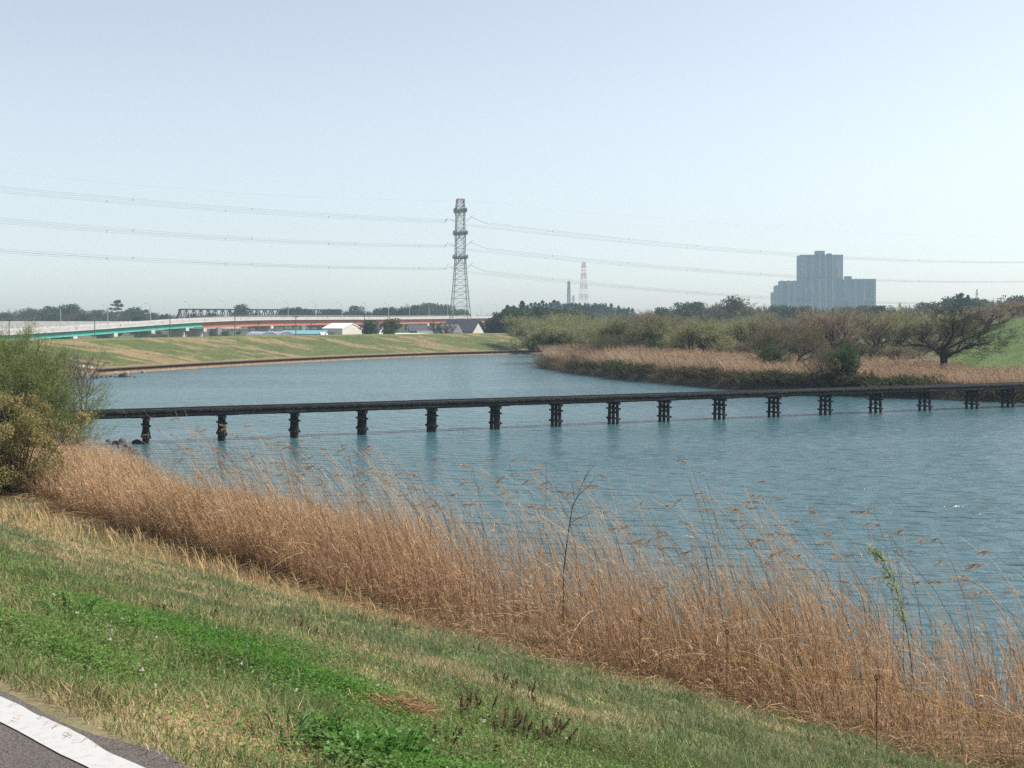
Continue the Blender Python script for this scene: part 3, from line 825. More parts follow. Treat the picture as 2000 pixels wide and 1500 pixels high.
for x0, x1, y0, y1, m_, nm in ((1565.4, 1571, 499, 508, 'towerl', 'pale_panel'), (1566, 1570.5, 510, 548, 'towerp', 'pink_panel'), (1631.4, 1645.8, 498.5, 544, 'towerl', 'pale_panel')):
    a = Acc(); a.box(((tx(x0) + tx(x1)) / 2, -.25, (zy(y0) + zy(y1)) / 2), (tx(x1) - tx(x0), .5, zy(y0) - zy(y1))); a.build(nm, M[m_], apt)
a = Acc()
for x, y0, y1 in ((1636, 512, 520), (1637.5, 521, 531), (1639, 532, 541), (1634.5, 508, 512)):
    a.box((tx(x), -.6, (zy(y0) + zy(y1)) / 2), (3.0, .3, zy(y0) - zy(y1)))
a.build('pink_panel', M['towerp'], apt)

# ------------------------------------------------------------------ buildings behind the levee
def gable(a, L, W, h, hr, roof=None, ov=.5, gx=None):
    """walls with gable ends on +-x ; returns via two accumulators"""
    x, y = L / 2, W / 2
    a.add([(-x, -y, 0), (x, -y, 0), (x, y, 0), (-x, y, 0), (-x, -y, h), (x, -y, h), (x, y, h), (-x, y, h), (-x, 0, hr), (x, 0, hr)],
          [[[0, 1, 5, 4], [2, 3, 7, 6]], [[1, 2, 6, 9, 5], [3, 0, 4, 8, 7]]])
    if roof is not None:
        sl_ = (hr - h) / y; X_ = x + ov; Y_ = y + ov; t = .22
        for s in (-1, 1):
            e = (s * Y_, h - sl_ * ov + .03); r_ = (0, hr + .03)
            v = []
            for dz in (0, t):
                v += [(-X_, e[0], e[1] + dz), (X_, e[0], e[1] + dz), (X_, r_[0], r_[1] + dz), (-X_, r_[0], r_[1] + dz)]
            roof.add(v, [[[0, 3, 2, 1], [4, 5, 6, 7], [0, 1, 5, 4], [1, 2, 6, 5], [2, 3, 7, 6], [3, 0, 4, 7]]])
def house(px, d, L, W, h, hr, rz, label, wallm, roofm, name='house', cat='house', windows=3, zb=.7, ov=.6):
    p = P(px, 0, d)
    t = thing(name, (p[0], p[1], zb), label, cat, rz=R(rz))
    a, r_ = Acc(), Acc(); gable(a, L, W, h, hr, r_, ov); a.build('wall', M[wallm], t); r_.build('roof', M[roofm], t)
    for k in range(windows):
        x = (k + .5) / windows * L - L / 2
        a = Acc(); a.box((x, -W / 2 - .03, h * .62), (min(1.6, L / windows * .6), .10, 1.2)); f_ = a.build('window', M['white'], t)
        a = Acc(); a.box((x, -W / 2 - .09, h * .62), (min(1.35, L / windows * .5), .04, .95)); a.build('pane', M['glass'], f_)
    return t
# white warehouse: gable towards the right, grey side in shade
p = P(668, 0, 400)
t = thing('warehouse', (p[0], p[1], .7), 'white metal warehouse with a bright gable front and shaded grey side', 'warehouse', rz=R(-38))
a, r_ = Acc(), Acc(); gable(a, 9.2, 8.6, 5.3, 6.9, r_, .15); a.build('wall', M['sheet'], t); r_.build('roof', M['white'], t)
a = Acc(); a.box((-.6, -4.36, 2.3), (3.0, .12, 4.0)); a.build('shutter', M['sheetd'], t)
a = Acc(); a.box((4.66, -1.5, 1.7), (.12, 3.4, 3.2)); a.build('shutter', M['sheetd'], t)
p = P(711, 0, 392)
t = thing('lean_to_shed', (p[0], p[1], .7), 'low cream flat roofed shed beside the white warehouse', 'shed', rz=R(-12))
a = Acc(); a.box((0, 0, 1.7), (4.2, 4, 3.4)); a.build('wall', M['sheet'], t); a = Acc(); a.box((0, 0, 3.5), (4.6, 4.4, .2)); a.build('roof', M['sheetd'], t)
# tunnels
for i, (x, d, lab) in enumerate(((510, 318, 'white arched plastic greenhouse, left of the pair behind the levee'), (543, 322, 'white arched plastic greenhouse beside the long blue roof'))):
    p = P(x, 0, d); t = thing('polytunnel', (p[0], p[1], 1.5), lab, 'greenhouse', 'plastic greenhouses behind the levee', rz=R(28))
    an_ = np.linspace(0, math.pi, 13); a = Acc(); pr = np.stack([3.0 * np.cos(an_), 0 * an_, 4.15 * np.sin(an_) ** .8], 1)
    Vv = np.concatenate([pr + (0, -7, 0), pr + (0, 7, 0)]); i_ = np.arange(12)
    a.add(Vv, [np.stack([i_, i_ + 1, i_ + 14, i_ + 13], 1)]); a.build('cover', M['film'], t, True)
    a = Acc(); a.add(pr + (0, -6.98, 0), [[list(range(13))]]); a.add(pr + (0, 6.98, 0), [[list(range(12, -1, -1))]]); a.build('end_wall', M['filmd'], t)
    for yy in (-6.9, -3.5, 0, 3.5, 6.9):
        a = Acc(); a.tube(pr * 1.012 + (0, yy, 0), .06, 4); a.build('hoop', M['sheetd'], t)
p = P(452, 0, 318); t = thing('car', (p[0], p[1], 2.35), 'tiny white car roof just showing over the levee left of the greenhouses', 'car', rz=R(15))
prof = [(-2.1, .35), (-2.1, .85), (-1.5, 1.0), (-.9, 1.5), (.7, 1.52), (1.35, 1.02), (2.1, .85), (2.1, .35)]
a = Acc(); k = len(prof); Vv = [(x, -.85, z) for x, z in prof] + [(x, .85, z) for x, z in prof]
a.add(Vv, [[[i, i + 1, i + 1 + k, i + k] for i in range(k - 1)] + [[k - 1, 0, k, 2 * k - 1]], [list(range(k - 1, -1, -1)), list(range(k, 2 * k))]]); a.build('body', M['white'], t)
a = Acc(); a.box((-.1, 0, 1.24), (1.5, 1.74, .34)); a.build('side_window', M['glass'], t)
for sx in (-1.3, 1.3):
    for sy in (-.78, .78):
        a = Acc(); a.tube([(sx, sy - .1, .32), (sx, sy + .1, .32)], .32, 12); a.build('wheel', M['rustcap'], t)
house(596, 368, 11.8, 4.5, 3.9, 4.75, 4, 'long low shed with a pale blue roof behind the levee', 'sheetd', 'blue', 'blue_roof_shed', 'shed', 4)
house(631, 366, 2.2, 3, 3.0, 4.1, 50, 'small white gabled hut between the blue roof and the warehouse', 'white', 'sheet', 'hut', 'hut', 1, ov=.2)
house(742, 430, 3.6, 4, 4.5, 6.8, -40, 'small white house half hidden between two round trees', 'white', 'tileg', 'house', 'house', 1)
house(905, 440, 12.5, 8.5, 4.4, 8.1, -28, 'large dark tiled farmhouse at the foot of the pylon', 'plaster', 'tile', 'farmhouse', 'house', 4)
house(876, 425, 6.5, 6.0, 3.8, 6.4, 30, 'dark tiled house wing left of the farmhouse under the pylon', 'darkwall', 'tile', 'house', 'house', 2)
house(816, 445, 5.6, 5.2, 4.4, 6.3, 8, 'grey house with dark gabled roof left of the bare tree', 'darkwall', 'tile', 'house', 'house', 2)
house(836, 415, 6.2, 5, 2.7, 4.3, 6, 'low dark roofed outbuilding in front of the bare tree', 'darkwall', 'tileg', 'outbuilding', 'shed', 2)
house(804, 398, 9.5, 5, 2.3, 3.7, 4, 'long low grey sheet roofed shed just behind the levee crest', 'plaster', 'sheet', 'shed', 'shed', 3)
house(946, 450, 6.0, 5.5, 4.9, 6.1, 6, 'brown boarded house with flat dark roof right of the pylon', 'darkwall', 'tile', 'house', 'house', 2)
house(925, 415, 5.5, 3.5, 2.4, 3.4, -8, 'low annex with pale eaves in front of the farmhouse', 'plaster', 'tileg', 'annex', 'shed', 2)
p = P(965, 0, 405); t = thing('car', (p[0], p[1], 2.6), 'small white vehicle roof showing over the levee by the dark wood', 'car', rz=R(-10))
a = Acc(); a.add(Vv, [[[i, i + 1, i + 1 + k, i + k] for i in range(k - 1)] + [[k - 1, 0, k, 2 * k - 1]], [list(range(k - 1, -1, -1)), list(range(k, 2 * k))]]); a.build('body', M['white'], t)
a = Acc(); a.box((-.1, 0, 1.24), (1.5, 1.74, .34)); a.build('side_window', M['glass'], t)
# utility poles
for x, yt, d, lab in ((18, 622, 330, 'dark utility pole at the far left in front of the green girder'), (185, 606, 345, 'thin utility pole before the green girder, above the willow side of the levee'),
                      (332, 616, 360, 'thin utility pole just left of the green to red girder joint'), (459, 607, 350, 'dark utility pole in front of the red girder, left of the greenhouses'),
                      (505, 627, 372, 'short utility pole behind the arched greenhouses'), (578, 616, 352, 'pale utility pole in front of the blue roofed shed'),
                      (608, 628, 380, 'short utility pole at the right half of the blue roof'), (712, 612, 430, 'thin utility pole right of the white warehouse'),
                      (1019, 625, 400, 'pale utility pole against the dark wood right of the houses')):
    p = P(x, yt, d); t = thing('utility_pole', (p[0], p[1], .7), lab, 'utility pole', 'utility poles behind the levee')
    h = p[2] - .7
    a = Acc(); a.tube([(0, 0, 0), (0, 0, h)], [.17, .11], 6); a.build('pole', M['wood_pole'], t)
    a = Acc(); a.beam((-.75, 0, h - .45), (.75, 0, h - .45), .1); a.build('crossarm', M['wood_pole'], t)
# ------------------------------------------------------------------ trees
def rperp(rng, d):
    d = unit(d); v = rng.normal(size=d.shape); v = v - (v * d).sum(-1, keepdims=True) * d
    return unit(v)

def grow(rng, p, d, L, r, lev, prm, out):
    segs = prm['segs'][lev]; pts = [np.array(p, float)]; d = unit(d)
    for i in range(segs):
        d = unit(d + rng.normal(0, prm['wig'][lev], 3) + np.array([prm.get('lean', 0), 0, prm['up'][lev]]))
        pts.append(pts[-1] + d * L / segs)
    pts = np.array(pts); rad = np.linspace(r, r * prm['tap'][lev], len(pts))
    out.append((pts, rad, lev))
    if lev + 1 >= len(prm['segs']): return
    n = prm['n'][lev]; n = n + int(rng.integers(0, 2)) if lev else n
    az0 = rng.uniform(0, 6.28)
    for c in range(n):
        t = prm['t0'][lev] + (1 - prm['t0'][lev]) * (c + rng.uniform(.2, 1)) / n
        t = min(t, 1.0); f = t * segs; i = min(int(f), segs - 1)
        q = pts[i] + (pts[i + 1] - pts[i]) * (f - i); dd = unit(pts[i + 1] - pts[i])
        a = R(rng.uniform(*prm['ang'][lev])); az = az0 + c * 2.4 + rng.normal(0, .35)
        ref = np.array([1., 0, 0]) if abs(dd[2]) > .8 else np.array([0, 0, 1.])
        e1 = unit(np.cross(dd, ref)); e2 = np.cross(dd, e1)
        cd = dd * math.cos(a) + (e1 * math.cos(az) + e2 * math.sin(az)) * math.sin(a)
        grow(rng, q, cd, L * rng.uniform(*prm['ratio'][lev]), np.interp(f, np.arange(len(rad)), rad) * prm['rr'][lev] * rng.uniform(.8, 1.1), lev + 1, prm, out)

def make_tree(seed, prm, twigs=10, twl=(.5, 1.2), tww=.014, twup=.5, twcol=((.10, .08, .06), (.07, .055, .045)), nleaf=0, leaf=(.10, .05), leafcols=((.14, .17, .05), (.10, .13, .04)), barkcol=(.05, .042, .036), droop=0.0, leaflev=2):
    rng = np.random.default_rng(seed)
    br = []
    for st in prm['stems']:
        grow(rng, st[0], st[1], st[2], st[3], 0, prm, br)
    T = Acc(); Cr = Acc()
    c0, c1 = np.array(twcol[0]), np.array(twcol[1])
    nl = len(prm['segs']); term = []
    for pts, rad, lev in br:
        if lev <= prm.get('tubelev', 2):
            T.tube(pts, np.maximum(rad, .012), 6 if lev == 0 else (5 if lev == 1 else 3), np.array(barkcol) * rng.uniform(.8, 1.2), cap=False)
        else:
            sd_ = rperp(rng, (pts[-1] - pts[0])[None])
            cc = (c0 + (c1 - c0) * rng.random())[None]
            Cr.ribbons(pts[None], np.maximum(rad, tww * .8)[None], sd_, cc)
        if lev >= nl - 2:
            m = twigs if lev == nl - 1 else twigs // 2
            t = rng.uniform(.2, 1.0, m) * (len(pts) - 1); i = np.minimum(t.astype(int), len(pts) - 2)
            q = pts[i] + (pts[i + 1] - pts[i]) * (t - i)[:, None]
            dd = unit(unit(pts[i + 1] - pts[i]) + rng.normal(0, .6, (m, 3)) + np.array([0, 0, twup]))
            term.append((q, dd))
    q = np.concatenate([a for a, b in term]); dd = np.concatenate([b for a, b in term]); n = len(q)
    L = rng.uniform(twl[0], twl[1], n)[:, None]
    b = rng.normal(0, .22, (n, 3)); b2 = np.array([0, 0, -droop])
    Pt = np.stack([q, q + dd * L * .5 + b * L * .25, q + dd * L + b * L * .5 + b2 * L], 1)
    cc = c0 + (c1 - c0) * rng.random((n, 1))
    Cr.ribbons(Pt, np.array([tww, tww * .75, tww * .35]), rperp(rng, dd), cc)
    if nleaf:
        k = nleaf; t = rng.uniform(.15, 1, (n, k, 1)); 
        pos = np.where(t < .5, Pt[:, None, 0] + (Pt[:, None, 1] - Pt[:, None, 0]) * t * 2, Pt[:, None, 1] + (Pt[:, None, 2] - Pt[:, None, 1]) * (t * 2 - 1))
        pos = pos.reshape(-1, 3) + rng.normal(0, leaf[0] * .5, (n * k, 3))
        ld = unit(np.repeat(dd, k, 0) + rng.normal(0, .7, (n * k, 3)))
        l0, l1 = np.array(leafcols[0]), np.array(leafcols[1])
        lc = (l0 + (l1 - l0) * rng.random((n * k, 1))) * rng.uniform(.75, 1.25, (n * k, 1))
        Cr.leaves(pos, ld, rng.normal(size=(n * k, 3)), leaf[0] * rng.uniform(.7, 1.3, n * k), leaf[1] * rng.uniform(.7, 1.3, n * k), lc)
    allp = np.concatenate(Cr.V)
    return T, Cr, (allp[:, 2].max(), np.percentile(np.abs(allp[:, 0]), 97) * 2)

def clumps(acc, rng, cen, rad, nleaf, leaf, cols, squash=.8, inner=.35):
    """leaf clumps: leaves spread through little ellipsoids"""
    cen = np.asarray(cen, float); n = len(cen)
    k = nleaf
    v = unit(rng.normal(size=(n, k, 3))); rr = (inner + (1 - inner) * rng.random((n, k, 1)) ** .5)
    pos = cen[:, None] + v * rr * np.asarray(rad).reshape(-1, 1, 1) * np.array([1, 1, squash])
    l0, l1 = np.array(cols[0]), np.array(cols[1])
    base = l0 + (l1 - l0) * rng.random((n, 1, 1)); lc = (base * rng.uniform(.7, 1.3, (n, k, 1))).reshape(-1, 3)
    nn = (v + rng.normal(0, .6, v.shape)).reshape(-1, 3)
    acc.leaves(pos.reshape(-1, 3), rng.normal(size=(n * k, 3)), nn, leaf * rng.uniform(.6, 1.4, n * k), leaf * .6 * rng.uniform(.6, 1.4, n * k), lc)

class Proto:
    """tree prototype: meshes for trunk and crown, its native height and width"""
    def __init__(s, T, Cr, hw_): 
        s.t = T.mesh('trunk', True); s.t.materials.append(M['bark']); s.c = Cr.mesh('crown'); s.c.materials.append(M['leaf']); s.h, s.w = hw_
    def place(s, loc, h, w, label, group=None, rz=0.0, name='tree', cat='tree'):
        t = thing(name, loc, label, cat, group, rz=rz, scale=(w / s.w, w / s.w, h / s.h))
        link('trunk', s.t, t); link('crown', s.c, t)
        return t
Z3 = np.array([0, 0, 1.])
# --- spring willows and bare trees of the right bank (about 10 m tall)
def prm_spread(n0=5, L=3.0, up=(.05, .12, .12, .15), ang=((25, 55), (25, 60), (25, 60)), stems=None, ratio=((.75, 1.0), (.6, .85), (.5, .8)), wig=(.08, .16, .2, .25), n=(5, 4, 4), t0=(.5, .3, .25), lean=0, r0=.30):
    return dict(stems=stems or [((0, 0, -.3), Z3, L, r0)], segs=(4, 5, 4, 3), wig=wig, up=up, tap=(.75, .45, .4, .4), n=n, t0=t0, ang=ang, ratio=ratio, rr=(.66, .62, .6), lean=lean)
multi = [((0, 0, -.3), (-.35, .1, 1), 3.0, .26), ((.2, .1, -.3), (.35, .2, 1), 3.2, .27), ((0, .2, -.3), (.05, -.3, 1), 3.3, .24)]
GREEN = ((.29, .32, .15), (.20, .23, .11)); OLIVE = ((.20, .19, .10), (.15, .145, .08)); BROWN = ((.225, .18, .14), (.15, .118, .095))
W1 = Proto(*make_tree(1, prm_spread(stems=multi, up=(.05, .15, .2, .2)), 13, (.6, 1.4), .016, .7, ((.22, .21, .11), (.16, .15, .085)), 3, (.16, .06), GREEN, barkcol=(.03, .027, .022)))
W2 = Proto(*make_tree(2, prm_spread(stems=multi[:2], L=3.5, up=(.05, .1, .15, .15)), 13, (.6, 1.3), .016, .5, ((.22, .21, .11), (.16, .15, .085)), 2, (.16, .06), GREEN, barkcol=(.03, .027, .022)))
W3 = Proto(*make_tree(3, prm_spread(stems=[((0, 0, -.3), (-.1, 0, 1), 2.6, .22), ((.3, 0, -.3), (.4, 0, 1), 2.6, .18)], up=(.08, .12, .15, .2), ang=((20, 45), (20, 50), (25, 60))), 10, (.6, 1.3), .015, .6, ((.15, .135, .07), (.11, .095, .06)), 3, (.14, .05), GREEN))
B1 = Proto(*make_tree(5, prm_spread(L=2.8, n=(6, 4, 4)), 12, (.5, 1.3), .018, .5, BROWN, 1, (.10, .05), OLIVE))
B2 = Proto(*make_tree(6, prm_spread(stems=multi, up=(.05, .1, .12, .2)), 12, (.5, 1.3), .018, .5, ((.20, .165, .12), (.14, .11, .085)), 1, (.12, .05), OLIVE))
B3 = Proto(*make_tree(8, prm_spread(L=3.4, n=(5, 4, 4), up=(.05, .2, .2, .2), ang=((20, 40), (20, 50), (25, 60))), 11, (.5, 1.2), .018, .6, ((.19, .165, .11), (.135, .11, .08)), 2, (.13, .05), OLIVE))
# leaning fan of bare stems
fan = [((0, 0, -.3), (-1.0, .1, .75), 4.2, .15), ((.1, 0, -.3), (-.5, .2, 1), 3.6, .16), ((.2, 0, -.3), (.15, -.1, 1), 3.6, .17), ((.3, .1, -.3), (.75, .1, 1), 3.8, .15), ((0, .2, -.3), (-.9, -.2, .35), 4.4, .13)]
FAN = Proto(*make_tree(9, prm_spread(stems=fan, up=(.06, .1, .12, .15), n=(4, 4, 3), t0=(.45, .3, .3)), 10, (.5, 1.1), .016, .5, ((.12, .115, .065), (.08, .07, .05)), 2, (.13, .05), OLIVE))
# two stems leaning apart
lean2 = [((0, 0, -.3), (-.55, .1, 1), 3.2, .20), ((.25, 0, -.3), (.30, 0, 1), 3.2, .22), ((.1, .2, -.3), (-1.1, -.1, .9), 3.6, .15)]
LEAN = Proto(*make_tree(12, prm_spread(stems=lean2, up=(.04, .08, .12, .15), n=(5, 4, 4)), 11, (.5, 1.2), .017, .4, ((.13, .115, .07), (.085, .07, .05)), 2, (.12, .05), OLIVE))
# the big dark spreading tree
oakp = dict(stems=[((0, 0, -.6), (.03, 0, 1), 5.4, .40)], segs=(5, 7, 6, 5, 3), wig=(.06, .2, .26, .28, .3), up=(.03, .045, .06, .08, .1), tap=(.8, .35, .35, .35, .4), n=(8, 5, 4, 3), t0=(.62, .3, .25, .25),
            ang=((38, 84), (25, 60), (25, 65), (25, 60)), ratio=((.75, 1.05), (.45, .7), (.45, .7), (.45, .7)), rr=(.62, .6, .6, .6), tubelev=3)
OAK = Proto(*make_tree(21, oakp, 7, (.35, .9), .015, .4, ((.062, .054, .038), (.042, .037, .028)), 1, (.09, .045), ((.12, .115, .05), (.08, .075, .04)), barkcol=(.026, .022, .02)))

def on_right(px, d):
    x = (px - 1000) / F * d
    return np.array([x, d, float(right_z(x, d)) - .05])
def rt(proto, px, d, ytop, wpx, label, rz=0., name='tree', cat='tree', group=None):
    p = on_right(px, d); h = EYE + (YH - ytop) / F * d - p[2]
    return proto.place(p, h, wpx / F * d, label, group, rz, name, cat)
rt(W1, 1078, 238, 614, 150, 'fresh green willow at the very tip of the wooded bank, overhanging the river', .3, 'willow_tree')
rt(W2, 1125, 246, 608, 130, 'pale green willow second from the tip of the wooded bank', 1.7, 'willow_tree')
rt(FAN, 1186, 199, 634, 150, 'dark fan shaped shrub of leaning bare stems at the water edge', 0.1, 'leaning_shrub', 'tree')
rt(W3, 1205, 225, 607, 110, 'olive green tree rising behind the fan shaped shrub', 2.2)
rt(B2, 1256, 232, 600, 120, 'grey brown bare tree between green willows on the bank', .8)
rt(W3, 1296, 226, 602, 110, 'olive tree with dark twigs above the ivy green bush', 4.0)
rt(W1, 1372, 196, 598, 140, 'light green tree forked low above the pale reeds', 2.6, 'willow_tree')
rt(W2, 1432, 214, 603, 110, 'pale green willow to the right of the low forked tree', 5.0, 'willow_tree')
rt(B1, 1484, 216, 606, 110, 'brownish bare tree between the pale willow and the leaning pair', 3.0)
rt(LEAN, 1543, 168, 606, 165, 'leaning bare tree with stems spread apart, olive haze of buds', 0.0)
rt(B2, 1598, 205, 596, 120, 'grey brown tree below the left part of the apartment tower', 1.1)
rt(B1, 1637, 180, 588, 140, 'broad brown bare tree in front of the apartment tower base', 5.2)
rt(B3, 1694, 186, 584, 120, 'dark upright bare tree right of the apartment tower', 2.0)
rt(W2, 1752, 212, 588, 120, 'pale green tree between the dark bare tree and the big spreading tree', .4, 'willow_tree')
rt(OAK, 1843, 150, 579, 228, 'big black spreading tree with twisted limbs standing alone among reeds', 0.6, 'spreading_tree')
rt(B1, 1925, 235, 590, 120, 'brown bare tree behind the grassy mound', 1.9)
rt(B3, 1978, 245, 583, 110, 'brown bare tree above the grassy mound at the right edge', 3.3)
rt(B2, 2045, 240, 580, 130, 'brown bare tree just past the right edge above the mound', 3.9)
rng = np.random.default_rng(77)
back_lab = {0: 'pale green leafing tree in the back rows of the wooded bank', 1: 'brown bare tree in the back rows of the wooded bank', 2: 'olive budding tree in the back rows of the wooded bank'}
k = 0
for px in np.arange(1040, 2080, 30):
    d = rng.uniform(262, 335); kind = int(rng.choice([0, 1, 1, 2])) if px > 1250 else int(rng.choice([0, 0, 2]))
    pr = [(W1, W2), (B1, B2), (B3, W3)][kind][int(rng.integers(0, 2))]
    x = (px - 1000) / F * d
    yt = rng.uniform(600, 622) if px < 1500 else rng.uniform(594, 616)
    z = 1.2; h = EYE + (YH - yt) / F * d - z
    pr.place((x, d, z), h, rng.uniform(95, 135) / F * d, back_lab[kind], ['pale green trees in the back rows', 'brown bare trees in the back rows', 'olive trees in the back rows'][kind], rng.uniform(0, 6.28))

# --- bushes
def bush_proto(seed, cols, r=1.0, n=26, leaf=.16, k=60, name='crown', h=1.6, stems=5):
    rng = np.random.default_rng(seed); T, Cr = Acc(), Acc()
    cen = rng.normal(0, .45, (n, 3)) * np.array([r, r, .5 * h / 1.6]); cen[:, 2] = np.abs(cen[:, 2]) + h * .35
    clumps(Cr, rng, cen, rng.uniform(.3, .55, n) * r, k, leaf, cols)
    for i in range(stems):
        e = cen[i]; T.tube([(e[0] * .2, e[1] * .2, -.3), (e[0] * .5, e[1] * .6, e[2] * .5), e], [.05, .035, .02], 4, (.05, .04, .03), cap=False)
    m = 120                                                      # loose twigs that break the outline
    q = cen[rng.integers(0, n, m)]; dd = unit(rng.normal(size=(m, 3)) + (0, 0, .6)); L = rng.uniform(.4, 1.0, (m, 1)) * r
    Cr.ribbons(np.stack([q, q + dd * L * .5, q + dd * L + np.array([-.1, 0, -.1])], 1), np.array([.014, .01, .004]), rperp(rng, dd), np.array(cols[0]) * rng.uniform(.6, 1.3, (m, 1)))
    a = np.concatenate(Cr.V)
    return Proto(T, Cr, (np.percentile(a[:, 2], 99), np.percentile(np.abs(a[:, 0]), 97) * 2))
DK = bush_proto(31, ((.062, .062, .034), (.036, .036, .022)), 1.3)
DB = bush_proto(32, ((.13, .098, .06), (.07, .054, .036)), 1.3, leaf=.14)
IVT = Proto(*make_tree(35, prm_spread(stems=multi, L=2.4, up=(.1, .2, .2, .2), t0=(.15, .2, .2)), 8, (.3, .7), .014, .4, ((.06, .07, .03), (.04, .045, .025)), 2, (.18, .11), ((.10, .155, .055), (.05, .08, .03)), barkcol=(.03, .026, .02)))
IVY = bush_proto(33, ((.045, .085, .025), (.028, .052, .018)), 1.0, n=34, h=2.6)
IVB = bush_proto(34, ((.075, .088, .038), (.045, .054, .025)), 1.3)
def shore_at(px):                     # shoreline point of the right bank under photo column px
    pts = RS[:9]; q = np.linspace(0, 8, 800); X = np.interp(q, np.arange(9), pts[:, 0]); Y = np.interp(q, np.arange(9), pts[:, 1])
    i = int(np.argmin(np.abs(1000 + F * X / Y - px))); return np.array([X[i], Y[i]])
bl = [(1062, DB, 30, 1.6, 'low brown bush at the tip of the bank'), (1105, DB, 44, 1.8, 'brown bush on the bank just right of the tip'), (1140, DK, 46, 2.0, 'dark bush at the water left of the fan shaped shrub'),
      (1176, DK, 52, 2.3, 'dark green bush under the fan shaped shrub'), (1212, IVB, 66, 3.0, 'green bramble bush right under the fan shaped shrub'), (1248, DK, 54, 2.4, 'dark bush at the water right of the bramble'),
      (1290, DB, 56, 1.9, 'brown hanging bush at the water below the pale reeds'), (1330, DK, 60, 2.1, 'dark bush at the water below the forked tree'), (1374, DK, 64, 2.2, 'dark rounded bush directly beneath the forked tree'),
      (1420, DB, 66, 2.1, 'brown dark bush at the water beneath the pale willow'), (1466, IVB, 84, 2.4, 'green tangled bush at the water left of the leaning tree'), (1515, DK, 80, 2.5, 'dark tangled bush at the water under the leaning tree'),
      (1562, DB, 70, 2.0, 'brown tangled bush right of the leaning tree at the water'), (1615, DK, 84, 2.9, 'black green bush at the foot of the ivy clad tree'), (1662, DK, 84, 2.6, 'dark bush just right of the ivy clad tree foot'),
      (1710, IVB, 92, 2.3, 'green hummock of brambles left of the bridge end'), (1765, IVB, 100, 2.5, 'larger green hummock of brambles above the bridge'), (1822, DB, 84, 1.7, 'brown grassy hummock above the bridge, below the spreading tree'),
      (1880, DB, 90, 1.6, 'brown reed hummock at the bank near the right trestles'), (1945, DB, 96, 1.7, 'brown reed hummock near the right end of the bridge'), (2010, DB, 100, 1.6, 'brown reed hummock at the right edge')]
inl = unit(np.array([.62, .45]))
for i, (px, pr, wpx, h, lab) in enumerate(bl):
    s = shore_at(px); p = s + inl * 1.7; d = p[1]
    pr.place((p[0], p[1], float(max(right_z(p[0], p[1]), .1)) - .55), h * .74 + .2, wpx / F * d * 1.25, lab, None, i * 1.3, 'waterside_bush', 'bush')
rt(IVT, 1512, 158, 664, 70, 'small dark ivy clump below the leaning tree', .5, 'ivy_clump', 'bush')
rt(IVT, 1655, 137, 652, 66, 'ivy clad green tree standing at the water edge', 2.0, 'ivy_clad_tree', 'tree')
rt(FAN, 1622, 139, 655, 120, 'thin bare shrub leaning out left of the ivy clad tree', .2, 'leaning_shrub', 'bush')
rt(IVT, 1285, 215, 652, 60, 'dark ivy green bush behind the pale reeds', 1.0, 'ivy_clump', 'bush')
rt(IVB, 1310, 212, 668, 60, 'bright green bush behind the pale reeds', 1.0, 'green_bush', 'bush')

SCR = bush_proto(36, ((.14, .135, .07), (.09, .085, .05)), 1.3, n=30, leaf=.11, k=40)
rng = np.random.default_rng(19)
for i, px in enumerate(np.arange(1050, 2000, 44)):
    d = rng.uniform(205, 250) if px < 1480 else rng.uniform(180, 225)
    x = (px - 1000) / F * d
    if sdist(np.array([x]), np.array([d]))[0] < 6 or mound(x, d) > .3: continue
    g_ = i % 2
    (W2 if g_ else B2).place((x, d, float(right_z(x, d)) - .1), rng.uniform(3.6, 5.2), rng.uniform(6, 9), ['low brown scrub bush filling the gap under the bank trees', 'low green scrub bush filling the gap under the bank trees'][g_], ['brown scrub under the bank trees', 'green scrub under the bank trees'][g_], rng.uniform(0, 6), 'scrub_bush', 'bush')
# --- reeds of the right bank and the tangle at its edge
rng = np.random.default_rng(5)
def reed_field(n, xr, yr, cond, h, w, cols, lean=(-.12, -.05), lr=.16, acc=None, plume=.0):
    x = rng.uniform(*xr, n); y = rng.uniform(*yr, n); s = sdist(x, y); k = cond(x, y, s); x, y, s = x[k], y[k], s[k]
    z = right_z(x, y); n = len(x)
    hh = rng.uniform(h[0], h[1], n) * (.75 + .5 * fbm(x * .25, y * .25, 91, 3)) * (1 - .30 * sstep(x, 26, 38))
    d = np.stack([rng.normal(lean[0], lr, n), rng.normal(lean[1], lr, n), np.ones(n)], 1)
    p0 = np.stack([x, y, z - .1], 1); b = np.stack([rng.normal(-.12, .15, n), rng.normal(0, .12, n), -.1 * np.ones(n)], 1)
    Pt = np.stack([p0, p0 + d * hh[:, None] * .55, p0 + d * hh[:, None] + b * hh[:, None]], 1)
    c = np.array(cols[0]) + (np.array(cols[1]) - np.array(cols[0])) * rng.random((n, 1)); c = c * (.55 + .85 * fbm(x * .25, y * .3, 93, 4))[:, None]
    acc.ribbons(Pt, np.array([w, w * .9, w * .4]), rperp(rng, d), c)
    if plume:
        m = rng.random(n) < plume; q = Pt[m, 2]; acc.leaves(q, np.stack([-np.ones(len(q)), rng.normal(0, .3, len(q)), -.25 * np.ones(len(q))], 1), rng.normal(size=(len(q), 3)), .35, .09, np.array([.27, .165, .11]))
a = Acc()
REEDC = ((.43, .32, .22), (.28, .20, .135))
reed_field(110000, (3, 90), (122, 250), lambda x, y, s: (s > 1.6) & (s < 46) & (mound(x, y) < .25) & (rng.random(len(x)) < np.clip(1.25 - s / 34, .16, 1)), (2.1, 3.2), .024, REEDC, acc=a, plume=.3)
stuff(a.build('bank_reeds', M['reed']), 'pinkish tan dry reeds covering the wooded bank', 'reeds')
a = Acc()
